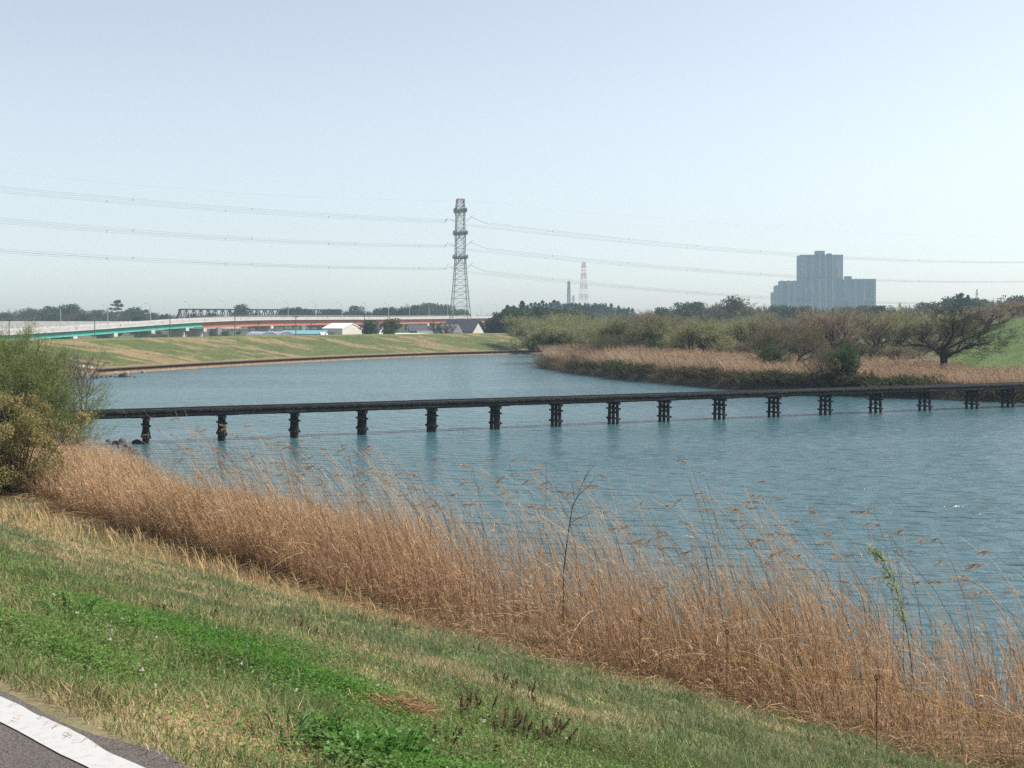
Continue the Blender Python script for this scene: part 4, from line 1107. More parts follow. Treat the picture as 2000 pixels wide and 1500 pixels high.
reed_field(46000, (2, 66), (118, 235), lambda x, y, s: (s > .1) & (s < 3.2), (.8, 1.7), .022, ((.20, .15, .09), (.075, .068, .036)), lean=(-.75, -.75), lr=.5, acc=a)
stuff(a.build('bank_undergrowth', M['reed']), 'dark tangle of grass hanging over the water along the wooded bank', 'undergrowth')
a = Acc()
reed_field(30000, (55, 100), (140, 240), lambda x, y, s: mound(x, y) > .3, (.2, .5), .03, ((.15, .21, .062), (.10, .15, .045)), acc=a)
reed_field(5000, (47, 60), (118, 130), lambda x, y, s: (s > -1.2) & (s < 1.0), (.25, .6), .03, ((.14, .22, .055), (.09, .16, .04)), acc=a)
stuff(a.build('bank_grass', M['grass']), 'bright green grass on the mound and at the waterside right', 'grass')
# earth hump the distant wood stands on
def ridge_obj():
    a = Acc(); xs = np.linspace(-560, 760, 90); prof = [(640, .5), (720, 3), (800, 6), (900, 8), (1100, 3), (1200, .2)]
    V = []
    for x in xs:
        for y, z in prof: V.append((x + (y - 800) * .15, y, z * (.75 + .5 * float(vnoise(x * .01, 3.3, 4))) if z > 1 else z))
    k = len(prof); i = np.arange(len(xs) - 1)[:, None] * k; j = np.arange(k - 1)[None]
    a.add(V, [np.stack([i + j, i + k + j, i + k + j + 1, i + j + 1], -1).reshape(-1, 4)], (.05, .055, .03)); return struct(a.build('hill', M['earth'], smooth=True))
ridge_obj()
# --- far wood: tree kinds
def crown_proto(seed, kind):
    rng = np.random.default_rng(seed); T, Cr = Acc(), Acc()
    T.tube([(0, 0, -2), (0, 0, 3), (.2, 0, 7)], [.35, .3, .15], 5, (.05, .04, .035), cap=False)
    if kind == 'round':
        n = 34; v = unit(rng.normal(size=(n, 3))) * rng.uniform(.3, 1, (n, 1)); cen = v * (3.6, 3.6, 3.6) + (0, 0, 6.3)
        clumps(Cr, rng, cen, rng.uniform(1.1, 1.9, n), 40, .75, ((.055, .078, .036), (.032, .048, .026)))
    elif kind == 'olive':
        n = 34; v = unit(rng.normal(size=(n, 3))) * rng.uniform(.3, 1, (n, 1)); cen = v * (3.8, 3.8, 3.4) + (0, 0, 6.2)
        clumps(Cr, rng, cen, rng.uniform(1.0, 1.8, n), 40, .6, ((.105, .085, .035), (.06, .052, .025)))
    elif kind == 'cone':
        n = 40; t = rng.random(n); r_ = (1 - t) ** .8 * 2.5 + .15; az = rng.uniform(0, 6.28, n); cen = np.stack([r_ * np.cos(az) * .7, r_ * np.sin(az) * .7, 2 + t * 9.5], 1)
        clumps(Cr, rng, cen, r_ * .55 + .35, 32, .6, ((.040, .058, .034), (.025, .037, .025)))
    elif kind == 'pine':
        for z, r_ in ((4.5, 3.4), (6.3, 3.3), (8.0, 2.6), (9.6, 2.0), (11.0, 1.2)):
            n = 9; az = rng.uniform(0, 6.28, n); rr = r_ * rng.uniform(.3, 1, n); cen = np.stack([rr * np.cos(az), rr * np.sin(az), z + rng.normal(0, .2, n)], 1)
            clumps(Cr, rng, cen, rng.uniform(.7, 1.1, n), 36, .55, ((.036, .05, .028), (.02, .03, .018)), .5)
    else:
        prm = dict(stems=[((0, 0, -1), Z3, 4.5, .3)], segs=(3, 4, 3), wig=(.08, .15, .2), up=(.05, .15, .15), tap=(.8, .4, .4), n=(7, 5), t0=(.5, .3), ang=((20, 60), (25, 60)), ratio=((.9, 1.25), (.5, .8)), rr=(.6, .6), tubelev=1)
        c = ((.115, .092, .07), (.08, .062, .05)) if kind == 'bare' else ((.11, .115, .055), (.08, .085, .045))
        return Proto(*make_tree(seed, prm, 26, (.7, 1.7), .05, .3, c, 1, (.3, .14), c))
    a = np.concatenate(Cr.V)
    return Proto(T, Cr, (np.percentile(a[:, 2], 99.5), np.percentile(np.abs(a[:, 0]), 98) * 2))
FAR = {'round': [crown_proto(41, 'round'), crown_proto(42, 'round')], 'cone': [crown_proto(43, 'cone'), crown_proto(44, 'cone')], 'pine': [crown_proto(45, 'pine')],
       'bare': [crown_proto(46, 'bare'), crown_proto(47, 'bare')], 'spring': [crown_proto(48, 'spring')], 'olive': [crown_proto(49, 'olive')]}
farname = {'round': ('evergreen_tree', 'dark round evergreen tree'), 'cone': ('conifer_tree', 'dark pointed conifer'), 'pine': ('pine_tree', 'tiered dark pine'), 'bare': ('bare_tree', 'brown leafless tree'), 'spring': ('leafing_tree', 'grey green leafing tree'), 'olive': ('olive_leaved_tree', 'olive brown leafy tree')}
RX = [-40, 0, 25, 45, 75, 110, 140, 180, 215, 250, 262, 300, 330, 400, 470, 530, 560, 590, 640, 700, 740, 780, 820, 850, 880, 930, 975, 1000, 1030, 1060, 1100, 1150, 1200, 1240, 1290, 1320, 1360, 1400, 1435, 1460, 1500, 1560, 1720, 1760, 1830, 1870, 1895, 1920, 1960, 2000, 2060]
RY = [612, 612, 602, 600, 604, 599, 598, 605, 602, 602, 600, 610, 613, 612, 609, 609, 603, 603, 606, 601, 601, 596, 594, 592, 596, 612, 612, 598, 594, 591, 589, 594, 598, 602, 603, 594, 591, 589, 586, 592, 596, 598, 597, 594, 590, 582, 582, 581, 580, 578, 578]
def where(px):
    for lim, s in ((345, 'behind the left end of the road viaduct'), (680, 'behind the railway truss bridge'), (880, 'behind the viaduct left of the pylon'), (970, 'in the gap right of the pylon'), (1260, 'on the wooded ridge below the antenna mast and lattice tower'), (1500, 'on the ridge between lattice tower and apartment tower'), (1740, 'around the foot of the apartment tower'), (9999, 'on the skyline right of the apartment tower')):
        if px < lim: return s
rng = np.random.default_rng(15); nfar = 0
def far_tree(kind, px, ytop, d, wfac=1.0, label=None, group=True, zb=None):
    pr = FAR[kind][int(rng.integers(0, len(FAR[kind])))]
    zb = 4.0 if zb is None else zb; h = EYE + (YH - ytop) / F * d - zb; x = (px - 1000) / F * d
    nm, ds = farname[kind]; w_ = pr.w * h / pr.h * wfac
    pr.place((x, d, zb), h, w_, label or f'{ds} {where(px)}', (group if isinstance(group, str) else f'{nm.replace("_", " ")}s {where(px)}' if group else None), rng.uniform(0, 6.28), nm)
px = -40.0
while px < 2060:
    yt = float(np.interp(px, RX, RY)) + rng.normal(0, 2.2)
    if px < 345: kd = rng.choice(['round', 'bare', 'spring', 'round'])
    elif px < 740: kd = rng.choice(['round', 'bare', 'bare', 'round'])
    elif px < 930: kd = rng.choice(['round', 'round', 'bare', 'cone'])
    elif px < 990: kd = 'bare'
    elif px < 1240: kd = rng.choice(['cone', 'cone', 'round'])
    elif px < 1740: kd = rng.choice(['bare', 'bare', 'spring', 'round'])
    else: kd = rng.choice(['bare', 'bare', 'round', 'spring'])
    d = rng.uniform(800, 900) if px < 1240 else rng.uniform(560, 640)
    far_tree(kd, px, yt, d, rng.uniform(.95, 1.3)); px += rng.uniform(10, 14) if kd != 'cone' else 7.5
px = -40.0
while px < 1500:                                                # lower front rows
    yt = float(np.interp(px, RX, RY)) + rng.uniform(6, 13); d = rng.uniform(700, 770)
    if 930 < px < 1000: px += 12; continue
    kd = rng.choice(['bare', 'round', 'bare', 'spring', 'round']) if px < 940 else rng.choice(['bare', 'bare', 'spring'])
    far_tree(kd, px, yt, d, 1.2, zb=2.0); px += rng.uniform(15, 21)
far_tree('pine', 227, 586, 820, 1.1, 'tall tiered pine standing above the wood left of the railway truss', False)
far_tree('round', 137, 594, 800, 1.1, 'round dark treetop highest at the left end of the wood', False)
far_tree('round', 472, 594, 860, .8, 'small round treetop just above the truss bridge', False)
far_tree('olive', 1437, 578, 560, 1.0, 'reddish brown round treetop left of the apartment tower', False)
far_tree('pine', 1876, 573, 560, .9, 'tiered dark pine on the skyline above the spreading tree', False)
far_tree('cone', 1890, 577, 560, .9, 'dark conifer beside the tiered pine on the skyline', False)
far_tree('cone', 991, 596, 560, 1.0, 'slim dark conifer at the left edge of the dark wood', False)
far_tree('cone', 1020, 588, 560, 1.1, 'taller dark conifer second in the dark wood edge', False)
# dark wood right of the houses, and the trees among the houses
for px, yt, d, w_ in ((968, 622, 430, 1.2), (984, 610, 425, 1.2), (1003, 600, 430, 1.2), (1020, 603, 418, 1.2), (1040, 598, 440, 1.2), (1062, 601, 430, 1.2), (1085, 603, 440, 1.2), (1110, 606, 430, 1.2), (1140, 610, 440, 1.1)):
    far_tree('round', px, yt, d, w_, 'dark evergreen tree in the wood right of the farmhouse', 'dark evergreens right of the farmhouse', .7)
far_tree('round', 722, 625, 395, .9, 'round black green tree beside the white warehouse', False, 1.2)
far_tree('olive', 763, 621, 410, 1.15, 'round olive brown tree between the white house and the sheds', False, 1.0)
far_tree('bare', 866, 622, 400, 1.4, 'leafless spreading tree in front of the pylon base', False, 1.0)
far_tree('round', 757, 641, 392, 1.0, 'small dark bush at the foot of the olive brown tree', False, 1.2)
for px in np.arange(50, 640, 26): far_tree('round', float(px), 647 - (px < 200) * -6, float(rng.uniform(590, 680)), 1.5, 'dark low tree added to darken the gaps behind the viaduct piers', 'dark low trees behind the viaduct piers', .7)  # low trees added so the gaps between the piers look dark
for px in (420, 440, 300, 322): far_tree('bare', px, 648, 440, 1.3, 'low scrub tree under the viaduct girders', 'scrub trees under the viaduct', .7)
# ------------------------------------------------------------------ foreground: turf blades
rng = np.random.default_rng(101)
def scatter(n, vr, dref, pw, umin=.2, umax=2.75, seed=0):
    v = rng.uniform(vr[0], vr[1], n); u = rng.random(n) * (vr[1] * umax + 5) - 1.5
    k = (u > v * umin - 1.5) & (u < v * umax + 4); u, v = u[k], v[k]
    d = np.hypot(u, v); k = rng.random(len(u)) < np.minimum(1, (dref / d) ** pw)
    return u[k], v[k], d[k]
def on_bank(u, v):
    x, y = uv2xy(u, v); return np.stack([x, y, bank_z(u, v)], 1)
STRAW = np.array([.48, .385, .22]); STRAW2 = np.array([.36, .28, .155]); GR1 = np.array([.20, .25, .088]); GR2 = np.array([.13, .175, .06]); GR3 = np.array([.20, .225, .12]); CLV = np.array([.085, .175, .040])
u, v, d = scatter(6200000, (2.2, 24.5), 5.0, 1.45)
edge_keep = (v > 2.25 + path_edge(u) - .10 * rng.random(len(u)) ** 2) & (rng.random(len(u)) > sstep(v - v_reed(u), 0.2, 1.2) * .85)
u, v, d = u[edge_keep], v[edge_keep], d[edge_keep]
g, cl = turf_mix(u, v); n = len(u)
pt = fbm(u * 2.2, v * 2.2, 117, 3)
isg = rng.random(n) < np.clip(.10 + g * .95 + (pt - .5) * .9, .04, .97)
gm = rng.random((n, 1)); mid = sstep(v, 5, 8)[:, None] * .75
gc = GR1 * gm + GR2 * (1 - gm); gc = gc * (1 - mid) + GR3 * (.7 + .5 * gm) * mid; gc = gc * (1 - cl[:, None]) + CLV * (.7 + .6 * gm) * cl[:, None]
c = np.where(isg[:, None], gc, STRAW * gm + STRAW2 * (1 - gm)) * rng.uniform(.5, 1.3, (n, 1)) * (.7 + .55 * fbm(u * 3.1, v * 3.1, 118, 2))[:, None]
hum = fbm(u * .8, v * .8, 111, 3)
tuft = sstep(fbm(u * 1.6, v * 1.6, 119, 3), .54, .68)
dkw = sstep(fbm(u * 2.6, v * 2.6, 127, 3), .55, .66) * sstep(v, 3, 4)
c = np.where((isg & (rng.random(n) < dkw * .8))[:, None], np.array([.085, .135, .048]) * rng.uniform(.7, 1.2, (n, 1)), c)
h = rng.uniform(.035, .11, n) * (.5 + .8 * hum + 1.0 * tuft) * np.where(isg, 1, .95) * (1 + .35 * sstep(v, 12, 18))
h *= .60 + .40 * sstep(v, 2.2, 3.4)
p0 = on_bank(u, v); lean = rng.normal(0, .45, (n, 3)) + np.array([-.15, 0, 0]); lean[:, 2] = 1
lean = unit(lean); sag = rng.normal(0, .35, (n, 3)); sag[:, 2] = -rng.random(n) * .3
Pt = np.stack([p0 - (0, 0, .01), p0 + lean * h[:, None] * .55, p0 + lean * h[:, None] + sag * h[:, None] * .6], 1)
wd = (.0016 + .0013 * rng.random(n)) * np.maximum(1, (d / 6)) ** .75
a = Acc(); a.ribbons(Pt, wd[:, None] * np.array([1, .8, .2]), rperp(rng, lean), c)
# clover and small broad leaves
u, v, d = scatter(1500000, (2.3, 7.5), 5.0, 1.2, .2, 2.75); g, cl = turf_mix(u, v); k = rng.random(len(u)) < cl * .85 + .05 * (v > 2.5); u, v, d, cl = u[k], v[k], d[k], cl[k]; n = len(u)
p = on_bank(u, v); p[:, 2] += rng.uniform(.02, .11, n); 
for s in range(3):
    an = rng.uniform(0, 6.28, n); dd = np.stack([np.cos(an), np.sin(an), rng.normal(.1, .3, n)], 1)
    nn = np.stack([rng.normal(0, .45, n), rng.normal(0, .45, n), np.ones(n)], 1); L = rng.uniform(.010, .022, n)
    cc = (np.array([.082, .19, .032]) * cl[:, None] + np.array([.13, .21, .06]) * (1 - cl[:, None])) * rng.uniform(.65, 1.3, (n, 1))
    a.leaves(p + dd * L[:, None] * .5, dd, nn, L, L * .8, cc)
n = 200; u = rng.uniform(.5, 9, n); v = 2.2 + path_edge(u) - np.abs(rng.normal(0, .04, n)); x, y = uv2xy(u, v); p = np.stack([x, y, np.full(n, 6.512)], 1)      # dead bits on the path edge
an = rng.uniform(0, 6.28, n); dd = np.stack([np.cos(an), np.sin(an), 0 * an], 1); L = rng.uniform(.01, .07, n)[:, None]
a.ribbons(np.stack([p - dd * L / 2, p + (0, 0, .006), p + dd * L / 2], 1), .0016 * np.array([1, 1, .5]), np.cross(dd, (0, 0, 1.)), np.array([.34, .26, .15]) * rng.uniform(.35, 1.2, (n, 1)))
stuff(a.build('grass', M['grass']), 'patchy green and straw coloured grass on the near levee slope', 'grass')
# standing dead grass stems on the lower slope, thatch along the reed foot
a = Acc()
u, v, d = scatter(60000, (9, 20.5), 14.0, .8, .3, 2.7); k = (rng.random(len(u)) < np.clip(sstep(v, 12, 18.5) * .42 * sstep(u, 14, 26) * sstep(fbm(u * .55, v * .55, 121, 3), .46, .62), 0.006, 1)); u, v, d = u[k], v[k], d[k]; n = len(u)
p0 = on_bank(u, v); h = rng.uniform(.22, .75, n); dd = unit(np.stack([rng.normal(-.02, .28, n), rng.normal(0, .25, n), np.ones(n)], 1))
Pt = np.stack([p0, p0 + dd * h[:, None] * .6, p0 + dd * h[:, None] + np.stack([-.12 * h, 0 * h, -.05 * h], 1)], 1)
a.ribbons(Pt, (.003 * np.maximum(1, d / 12))[:, None] * np.array([1, .9, .7]), rperp(rng, dd), np.array([.44, .32, .17]) * rng.uniform(.7, 1.2, (n, 1)))
n = 26000; u = rng.uniform(3, 62, n); v = v_reed(u) + rng.normal(.1, .75, n); k = u < v * 2.9; u, v = u[k], v[k]; n = len(u)
p0 = on_bank(u, v); p0[:, 2] += rng.uniform(0, .28, n) * rng.random(n); an = rng.uniform(0, 6.28, n); dd = unit(np.stack([np.cos(an), np.sin(an), rng.normal(.1, .3, n)], 1)); L = rng.uniform(.15, .7, n)[:, None]
Pt = np.stack([p0 - dd * L / 2, p0 + (0, 0, .04), p0 + dd * L / 2 - (0, 0, .03)], 1)
cc = np.array([.44, .30, .17]) * rng.uniform(.4, 1.25, (n, 1)); k2 = rng.random(n) < .3; cc[k2] = np.array([.16, .10, .06])
a.ribbons(Pt, .0055 * np.array([1, 1, .5]), rperp(rng, dd), cc)
stuff(a.build('dry_straw', M['reed']), 'dry straw stems and fallen litter along the foot of the reed belt', 'dry grass')

# ------------------------------------------------------------------ the reed belt
a = Acc()
def reeds(n, hr, vband, tall=False, us_=(3, 66)):
    u = rng.uniform(us_[0], us_[1], n); t = rng.beta(*vband, n); v0 = v_reed(u); v1 = v_shore(u) + .8
    v = v0 + (v1 - v0) * t; k = (u < v * 2.95 + 3) & (u > v * .08)
    u, v, t = u[k], v[k], t[k]; n = len(u)
    den = fbm(u * .35, v * .35, 131, 3)
    k = rng.random(n) < np.clip((den - .22) * 3.6, .30, 1) * (1 if tall else np.clip(.70 + .3 * sstep(u, 12, 26), 0, 1)); u, v, t, den = u[k], v[k], t[k], den[k]; n = len(u)
    p0 = on_bank(u, v); p0[:, 2] = np.maximum(p0[:, 2], -.5)
    rise = .62 + .38 * sstep(t, 0, .25)
    H = rng.uniform(hr[0], hr[1], n) * rise * (.8 + .4 * den)
    if not tall: H *= (1 - .12 * sstep(u, 30, 45)) * (.86 + .14 * sstep(u, 10, 18))
    lx = rng.normal(-.06, .10 if tall else .15, n); ly = rng.normal(0, .10, n)
    bend = rng.uniform(.05, .30, n) * (1.25 if tall else .8)                  # tips blown to the left
    kseg = 7; s = np.linspace(0, 1, kseg)
    x = p0[:, 0, None] + H[:, None] * (lx[:, None] * s - bend[:, None] * s ** 3.2)
    y = p0[:, 1, None] + H[:, None] * (ly[:, None] * s + (rng.normal(0, .05, n))[:, None] * s ** 2)
    z = p0[:, 2, None] - .05 + H[:, None] * (s - .28 * bend[:, None] * s ** 4)
    Pt = np.stack([x, y, z], -1)
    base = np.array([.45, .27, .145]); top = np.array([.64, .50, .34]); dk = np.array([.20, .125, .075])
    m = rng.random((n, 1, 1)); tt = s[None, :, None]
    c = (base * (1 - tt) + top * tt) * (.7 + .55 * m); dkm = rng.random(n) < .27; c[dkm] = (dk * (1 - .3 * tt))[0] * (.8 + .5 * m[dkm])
    w = (.0066 if tall else .0046) * rng.uniform(.75, 1.3, n)
    W = w[:, None] * np.linspace(1, .45, kseg)
    dvec = Pt[:, -1] - Pt[:, 0]
    sd1 = rperp(rng, dvec)
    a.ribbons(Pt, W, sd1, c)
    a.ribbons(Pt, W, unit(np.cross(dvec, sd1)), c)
    return Pt, H, n
def reed_leaves(Pt, per, tr, Lr, cols, wd=.0065, keep=1.0):
    n, ks, _ = Pt.shape; i = np.repeat(np.arange(n), per); m = len(i)
    t = rng.uniform(tr[0], tr[1], m) * (ks - 1); j = np.minimum(t.astype(int), ks - 2); f = (t - j)[:, None]
    q = Pt[i, j] * (1 - f) + Pt[i, j + 1] * f
    an = rng.uniform(0, 6.28, m); dd = np.stack([np.cos(an) - .3, np.sin(an) * .8, rng.uniform(.2, 2.4, m)], 1); dd = unit(dd)
    L = rng.uniform(Lr[0], Lr[1], m)[:, None]
    P2 = np.stack([q, q + dd * L * .5, q + dd * L * .85 + np.stack([-.1 * L[:, 0], 0 * an, -rng.uniform(.1, .5, m) * L[:, 0]], 1)], 1)
    c0, c1 = np.array(cols[0]), np.array(cols[1]); cc = (c0 + (c1 - c0) * rng.random((m, 1))) * rng.uniform(.7, 1.25, (m, 1))
    a.ribbons(P2, wd * np.array([1, .9, .2]), rperp(rng, dd), cc)
LC = ((.64, .45, .285), (.40, .255, .15))
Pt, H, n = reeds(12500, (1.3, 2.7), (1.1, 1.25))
reed_leaves(Pt, 4, (.05, .75), (.14, .34), LC); nre = n
Pt, H, n6 = reeds(2200, (2.2, 3.2), (1.2, 1.2)); reed_leaves(Pt, 2, (.2, .8), (.14, .36), LC)
Pt, H, n2 = reeds(6500, (.6, 1.5), (.9, 2.2))                                          # short broken ones at the front
reed_leaves(Pt, 5, (.1, 1.0), (.14, .34), LC)
Pt, H, n5 = reeds(4600, (1.4, 2.8), (1.0, 1.1), us_=(2, 16)); reed_leaves(Pt, 3, (.05, .8), (.14, .34), LC)      # right end of the belt
Pt, H, n3 = reeds(9000, (1.5, 2.3), (1.0, 1.1), us_=(28, 66))                          # denser stand at the left
reed_leaves(Pt, 6, (.2, 1.0), (.14, .34), ((.68, .48, .28), (.45, .28, .15)))
Pt, H, n4 = reeds(1000, (2.9, 4.4), (2.0, 1.3), True, us_=(3, 39))                    # tall ones with plumes
reed_leaves(Pt, 3, (.35, .8), (.2, .4), ((.56, .42, .26), (.42, .30, .17)))
def plumes(Pt, n, sz=1.0):
    sel = np.where(rng.random(n) < .36)[0]; q = Pt[sel, -1]; m = 34
    ax = unit(np.stack([-np.ones(len(sel)), rng.normal(0, .4, len(sel)), rng.normal(.02, .34, len(sel))], 1))
    L = rng.uniform(.16, .34, len(sel)) * sz
    t = rng.random((len(sel), m, 1)); 
    pos = q[:, None] + ax[:, None] * t * L[:, None, None]
    dd = unit(ax[:, None] + rng.normal(0, .30, (len(sel), m, 3)) + np.array([0, 0, -.22]))
    ll = (L[:, None, None] * rng.uniform(.25, .5, (len(sel), m, 1)))
    P3 = np.stack([pos, pos + dd * ll * .6, pos + dd * ll + np.array([0, 0, -.012])], 2).reshape(-1, 3, 3)
    cc = (np.array([.46, .33, .225]) + (np.array([.31, .205, .135]) - np.array([.46, .33, .225])) * rng.random((len(P3), 1))) * rng.uniform(.8, 1.25, (len(P3), 1))
    a.ribbons(P3, .0045 * np.array([1, 1, .4]), rperp(rng, dd.reshape(-1, 3)), cc)
plumes(Pt, n4)
# bent and fallen stalks
n = 1400; u = rng.uniform(3, 62, n); v = v_reed(u) + rng.uniform(-.2, 4.2, n); k = u < v * 2.9; u, v = u[k], v[k]; n = len(u)
p0 = on_bank(u, v); p0[:, 2] += rng.uniform(.1, 1.3, n); an = rng.uniform(0, 6.28, n); dd = unit(np.stack([np.cos(an), .6 * np.sin(an), rng.uniform(-.15, .7, n)], 1)); L = rng.uniform(.5, 1.7, n)[:, None]
s4 = np.linspace(0, 1, 5)
Pf = p0[:, None] + dd[:, None] * L[:, None] * s4[None, :, None] + np.stack([0 * s4, 0 * s4, -.35 * s4 ** 2], 1)[None] * L[:, None]
Pf[..., 2] = np.maximum(Pf[..., 2], bank_z(u, v)[:, None] - .02)
a.ribbons(Pf, .0042 * np.array([1, 1, .9, .7, .4]), rperp(rng, dd), np.array([.62, .47, .29]) * rng.uniform(.6, 1.2, (n, 1)))
stuff(a.build('reed_belt', M['reed']), 'tall dry brown reeds with drooping plumes along the near water edge', 'reeds')

# ------------------------------------------------------------------ things among the grass and reeds
def weed(px, py, s, label, group, seed):
    r_ = np.random.default_rng(seed); g_ = ground_px(px, py); t = thing('dead_dock', g_, label, 'weed', group)
    a = Acc(); m = int(r_.integers(3, 6))
    for i in range(m):
        b = Acc(); dx, dy = r_.normal(0, .03, 2); h = s * r_.uniform(.7, 1.1); tip = np.array([dx * 2.2, dy * 2.2, h])
        a.tube([(dx, dy, -.03), (dx * 1.5, dy * 1.5, h * .5), tip], [.005, .004, .003], 4, (.10, .055, .035), cap=False)
        k = 60; tt = r_.uniform(.35, 1.0, (k, 1)); c = np.array([dx, dy, 0]) * (1 + tt * 1.2) + np.array([0, 0, 1]) * h * tt + r_.normal(0, .010, (k, 3)) * (1.3 - tt)
        b.leaves(c, r_.normal(size=(k, 3)), r_.normal(size=(k, 3)), r_.uniform(.010, .022, k), r_.uniform(.006, .012, k), np.array([.15, .095, .065]) * r_.uniform(.5, 1.3, (k, 1)))
        b.build('seed_head', M['leaf'], t)
    b = Acc()
    k = 10; an = r_.uniform(0, 6.28, k); dd = np.stack([np.cos(an), np.sin(an), r_.uniform(0, .8, k)], 1); q = r_.normal(0, .03, (k, 3)) + (0, 0, .03)
    b.leaves(q + dd * .05, dd, r_.normal(size=(k, 3)), r_.uniform(.03, .07, k), r_.uniform(.006, .012, k), np.array([.16, .11, .07]) * r_.uniform(.5, 1.2, (k, 1)))
    a.build('stem', M['bark'], t); b.build('withered_leaves', M['leaf'], t)
def wl_(px, py):
    if px < 640 and py < 1245: return 'brown dead dock in the grass above the bright clover patch', 'dead docks above the clover'
    if px < 870 and py < 1245: return 'brown dead dock in the straw just below the reed foot', 'dead docks below the reed foot'
    if px > 1480: return 'dead brown dock at the reed foot near the right stake', 'dead docks near the right stake'
    if py > 1455: return 'dead brown dock standing low in the grass near the bottom edge', 'dead docks at the bottom edge'
    if py < 1300: return 'lone dead brown dock by the pale litter at the reed foot', None
    return 'dark brown dead dock in the mid slope cluster right of the fallen reed heap', 'dead docks in the mid slope cluster'
for i, (px, py) in enumerate([(312, 1218), (408, 1226), (506, 1226), (560, 1232), (585, 1228), (610, 1244), (704, 1222), (772, 1236), (790, 1240), (858, 1244), (936, 1282), (977, 1348), (1010, 1356), (1030, 1362), (1046, 1375), (914, 1398), (893, 1410), (940, 1412), (958, 1424), (983, 1412), (971, 1444), (1000, 1440), (1014, 1448), (1061, 1450), (1072, 1462), (1096, 1450), (858, 1468), (890, 1474), (968, 1490), (1588, 1452), (1756, 1464), (1816, 1490), (1672, 1462), (1790, 1470)]):
    l, g_ = wl_(px, py); weed(px, py, (.13 if py > 1300 else .17) * (.8 + .05 * (i % 9)), l, g_, 300 + i)
# leafy green tuft, broad leaved weeds at the bottom edge, heap of fallen reed
def blade_tuft(px, py, n, h, w, cols, label, name, cat, spread=.12, lie=1.0, seed=0):
    r_ = np.random.default_rng(seed); g_ = ground_px(px, py); a = Acc(); t = None
    an = r_.uniform(0, 6.28, n); o = np.stack([np.cos(an), np.sin(an), 0 * an], 1) * (spread * np.sqrt(r_.random(n)))[:, None]
    d0 = unit(np.stack([np.cos(an) * lie * r_.uniform(.2, 1, n), np.sin(an) * lie * r_.uniform(.2, 1, n), np.ones(n)], 1)); L = r_.uniform(.55, 1.1, n)[:, None] * h
    s = np.linspace(0, 1, 5)
    Pt = o[:, None] + d0[:, None] * L[:, None] * s[None, :, None]; Pt[..., 2] -= (.45 * L * s ** 2.5); Pt[..., :2] += d0[:, None, :2] * (L[..., None] * .4 * s[None, :, None] ** 2)
    c = (np.array(cols[0]) + (np.array(cols[1]) - np.array(cols[0])) * r_.random((n, 1))) * r_.uniform(.75, 1.2, (n, 1))
    a.ribbons(Pt, w * np.array([.7, 1, .95, .7, .1]), rperp(r_, d0), c)
    o_ = a.build(name, M['grass']); o_.location = g_; return tag(o_, label, cat)
blade_tuft(555, 1462, 60, .20, .0045, ((.12, .20, .07), (.075, .14, .05)), 'spiky dark green grass tuft near the bottom edge', 'grass_tuft', 'grass', .14, .8, 1)
blade_tuft(600, 1448, 30, .15, .004, ((.13, .21, .075), (.08, .15, .055)), 'smaller spiky green tuft beside the larger one', 'grass_tuft', 'grass', .10, .9, 2)
blade_tuft(128, 1216, 40, .25, .007, ((.09, .19, .05), (.06, .13, .035)), 'small dark green tuft at the left, above the road line', 'grass_tuft', 'grass', .15, .8, 3)
def leafy(px, py, n, sz, label, seed):
    r_ = np.random.default_rng(seed); g_ = ground_px(px, py); a = Acc()
    an = r_.uniform(0, 6.28, n); rr = np.sqrt(r_.random(n)) * sz; c = np.stack([np.cos(an) * rr, np.sin(an) * rr, r_.uniform(.05, .15, n)], 1)
    dd = np.stack([np.cos(an), np.sin(an), r_.uniform(-.1, .8, n)], 1); nn = np.stack([r_.normal(0, .4, n), r_.normal(0, .4, n), np.ones(n)], 1)
    a.leaves(c, dd, nn, r_.uniform(.022, .045, n), r_.uniform(.016, .032, n), np.array([.075, .18, .034]) * r_.uniform(.65, 1.35, (n, 1)))
    t = thing('leafy_weed', g_, label, 'weed'); a.build('leaves', M['grass'], t)
    b = Acc()
    for i in range(0, n, 3): b.tube([(c[i, 0] * .4, c[i, 1] * .4, -.02), c[i]], .002, 4, (.06, .12, .03), cap=False)
    b.build('stem', M['bark'], t)
leafy(690, 1496, 330, .20, 'leafy bright green weed patch at the bottom edge, left one', 5)
leafy(760, 1494, 300, .18, 'leafy bright green weed patch at the bottom edge with one upright leaf', 6)
leafy(640, 1470, 120, .11, 'leafy green weed just right of the spiky tuft', 7)
r_ = np.random.default_rng(9); g_ = ground_px(750, 1398); a = Acc(); n = 900
an = r_.normal(2.5, .55, n); o = r_.normal(0, 1, (n, 3)) * (.13, .075, .0); o[:, 2] = np.abs(r_.normal(.03, .035, n))
dd = unit(np.stack([np.cos(an), np.sin(an) * .5, r_.normal(.05, .35, n)], 1)); L = r_.uniform(.06, .26, n)[:, None]
Pt = np.stack([o - dd * L / 2, o + (0, 0, .015), o + dd * L / 2 - (0, 0, .02)], 1); a.ribbons(Pt, .0021 * np.array([1, 1, .5]), rperp(r_, dd), np.array([.42, .27, .15]) * r_.uniform(.4, 1.3, (n, 1)))
o_ = a.build('fallen_reed_heap', M['reed']); o_.location = g_; tag(o_, 'brown heap of flattened dead reed lying on the green slope', 'dead reed')
def stick(p, q, label, r=.006, col=(.42, .31, .18)):
    p, q = ground_px(*p) + (0, 0, .05), ground_px(*q) + (0, 0, .05); mid_ = (p + q) / 2 + (0, 0, .03); a = Acc()
    a.tube([p, mid_, q], [r, r * .85, r * .5], 6, col); tag(a.build('reed_stalk', M['bark']), label, 'stalk')
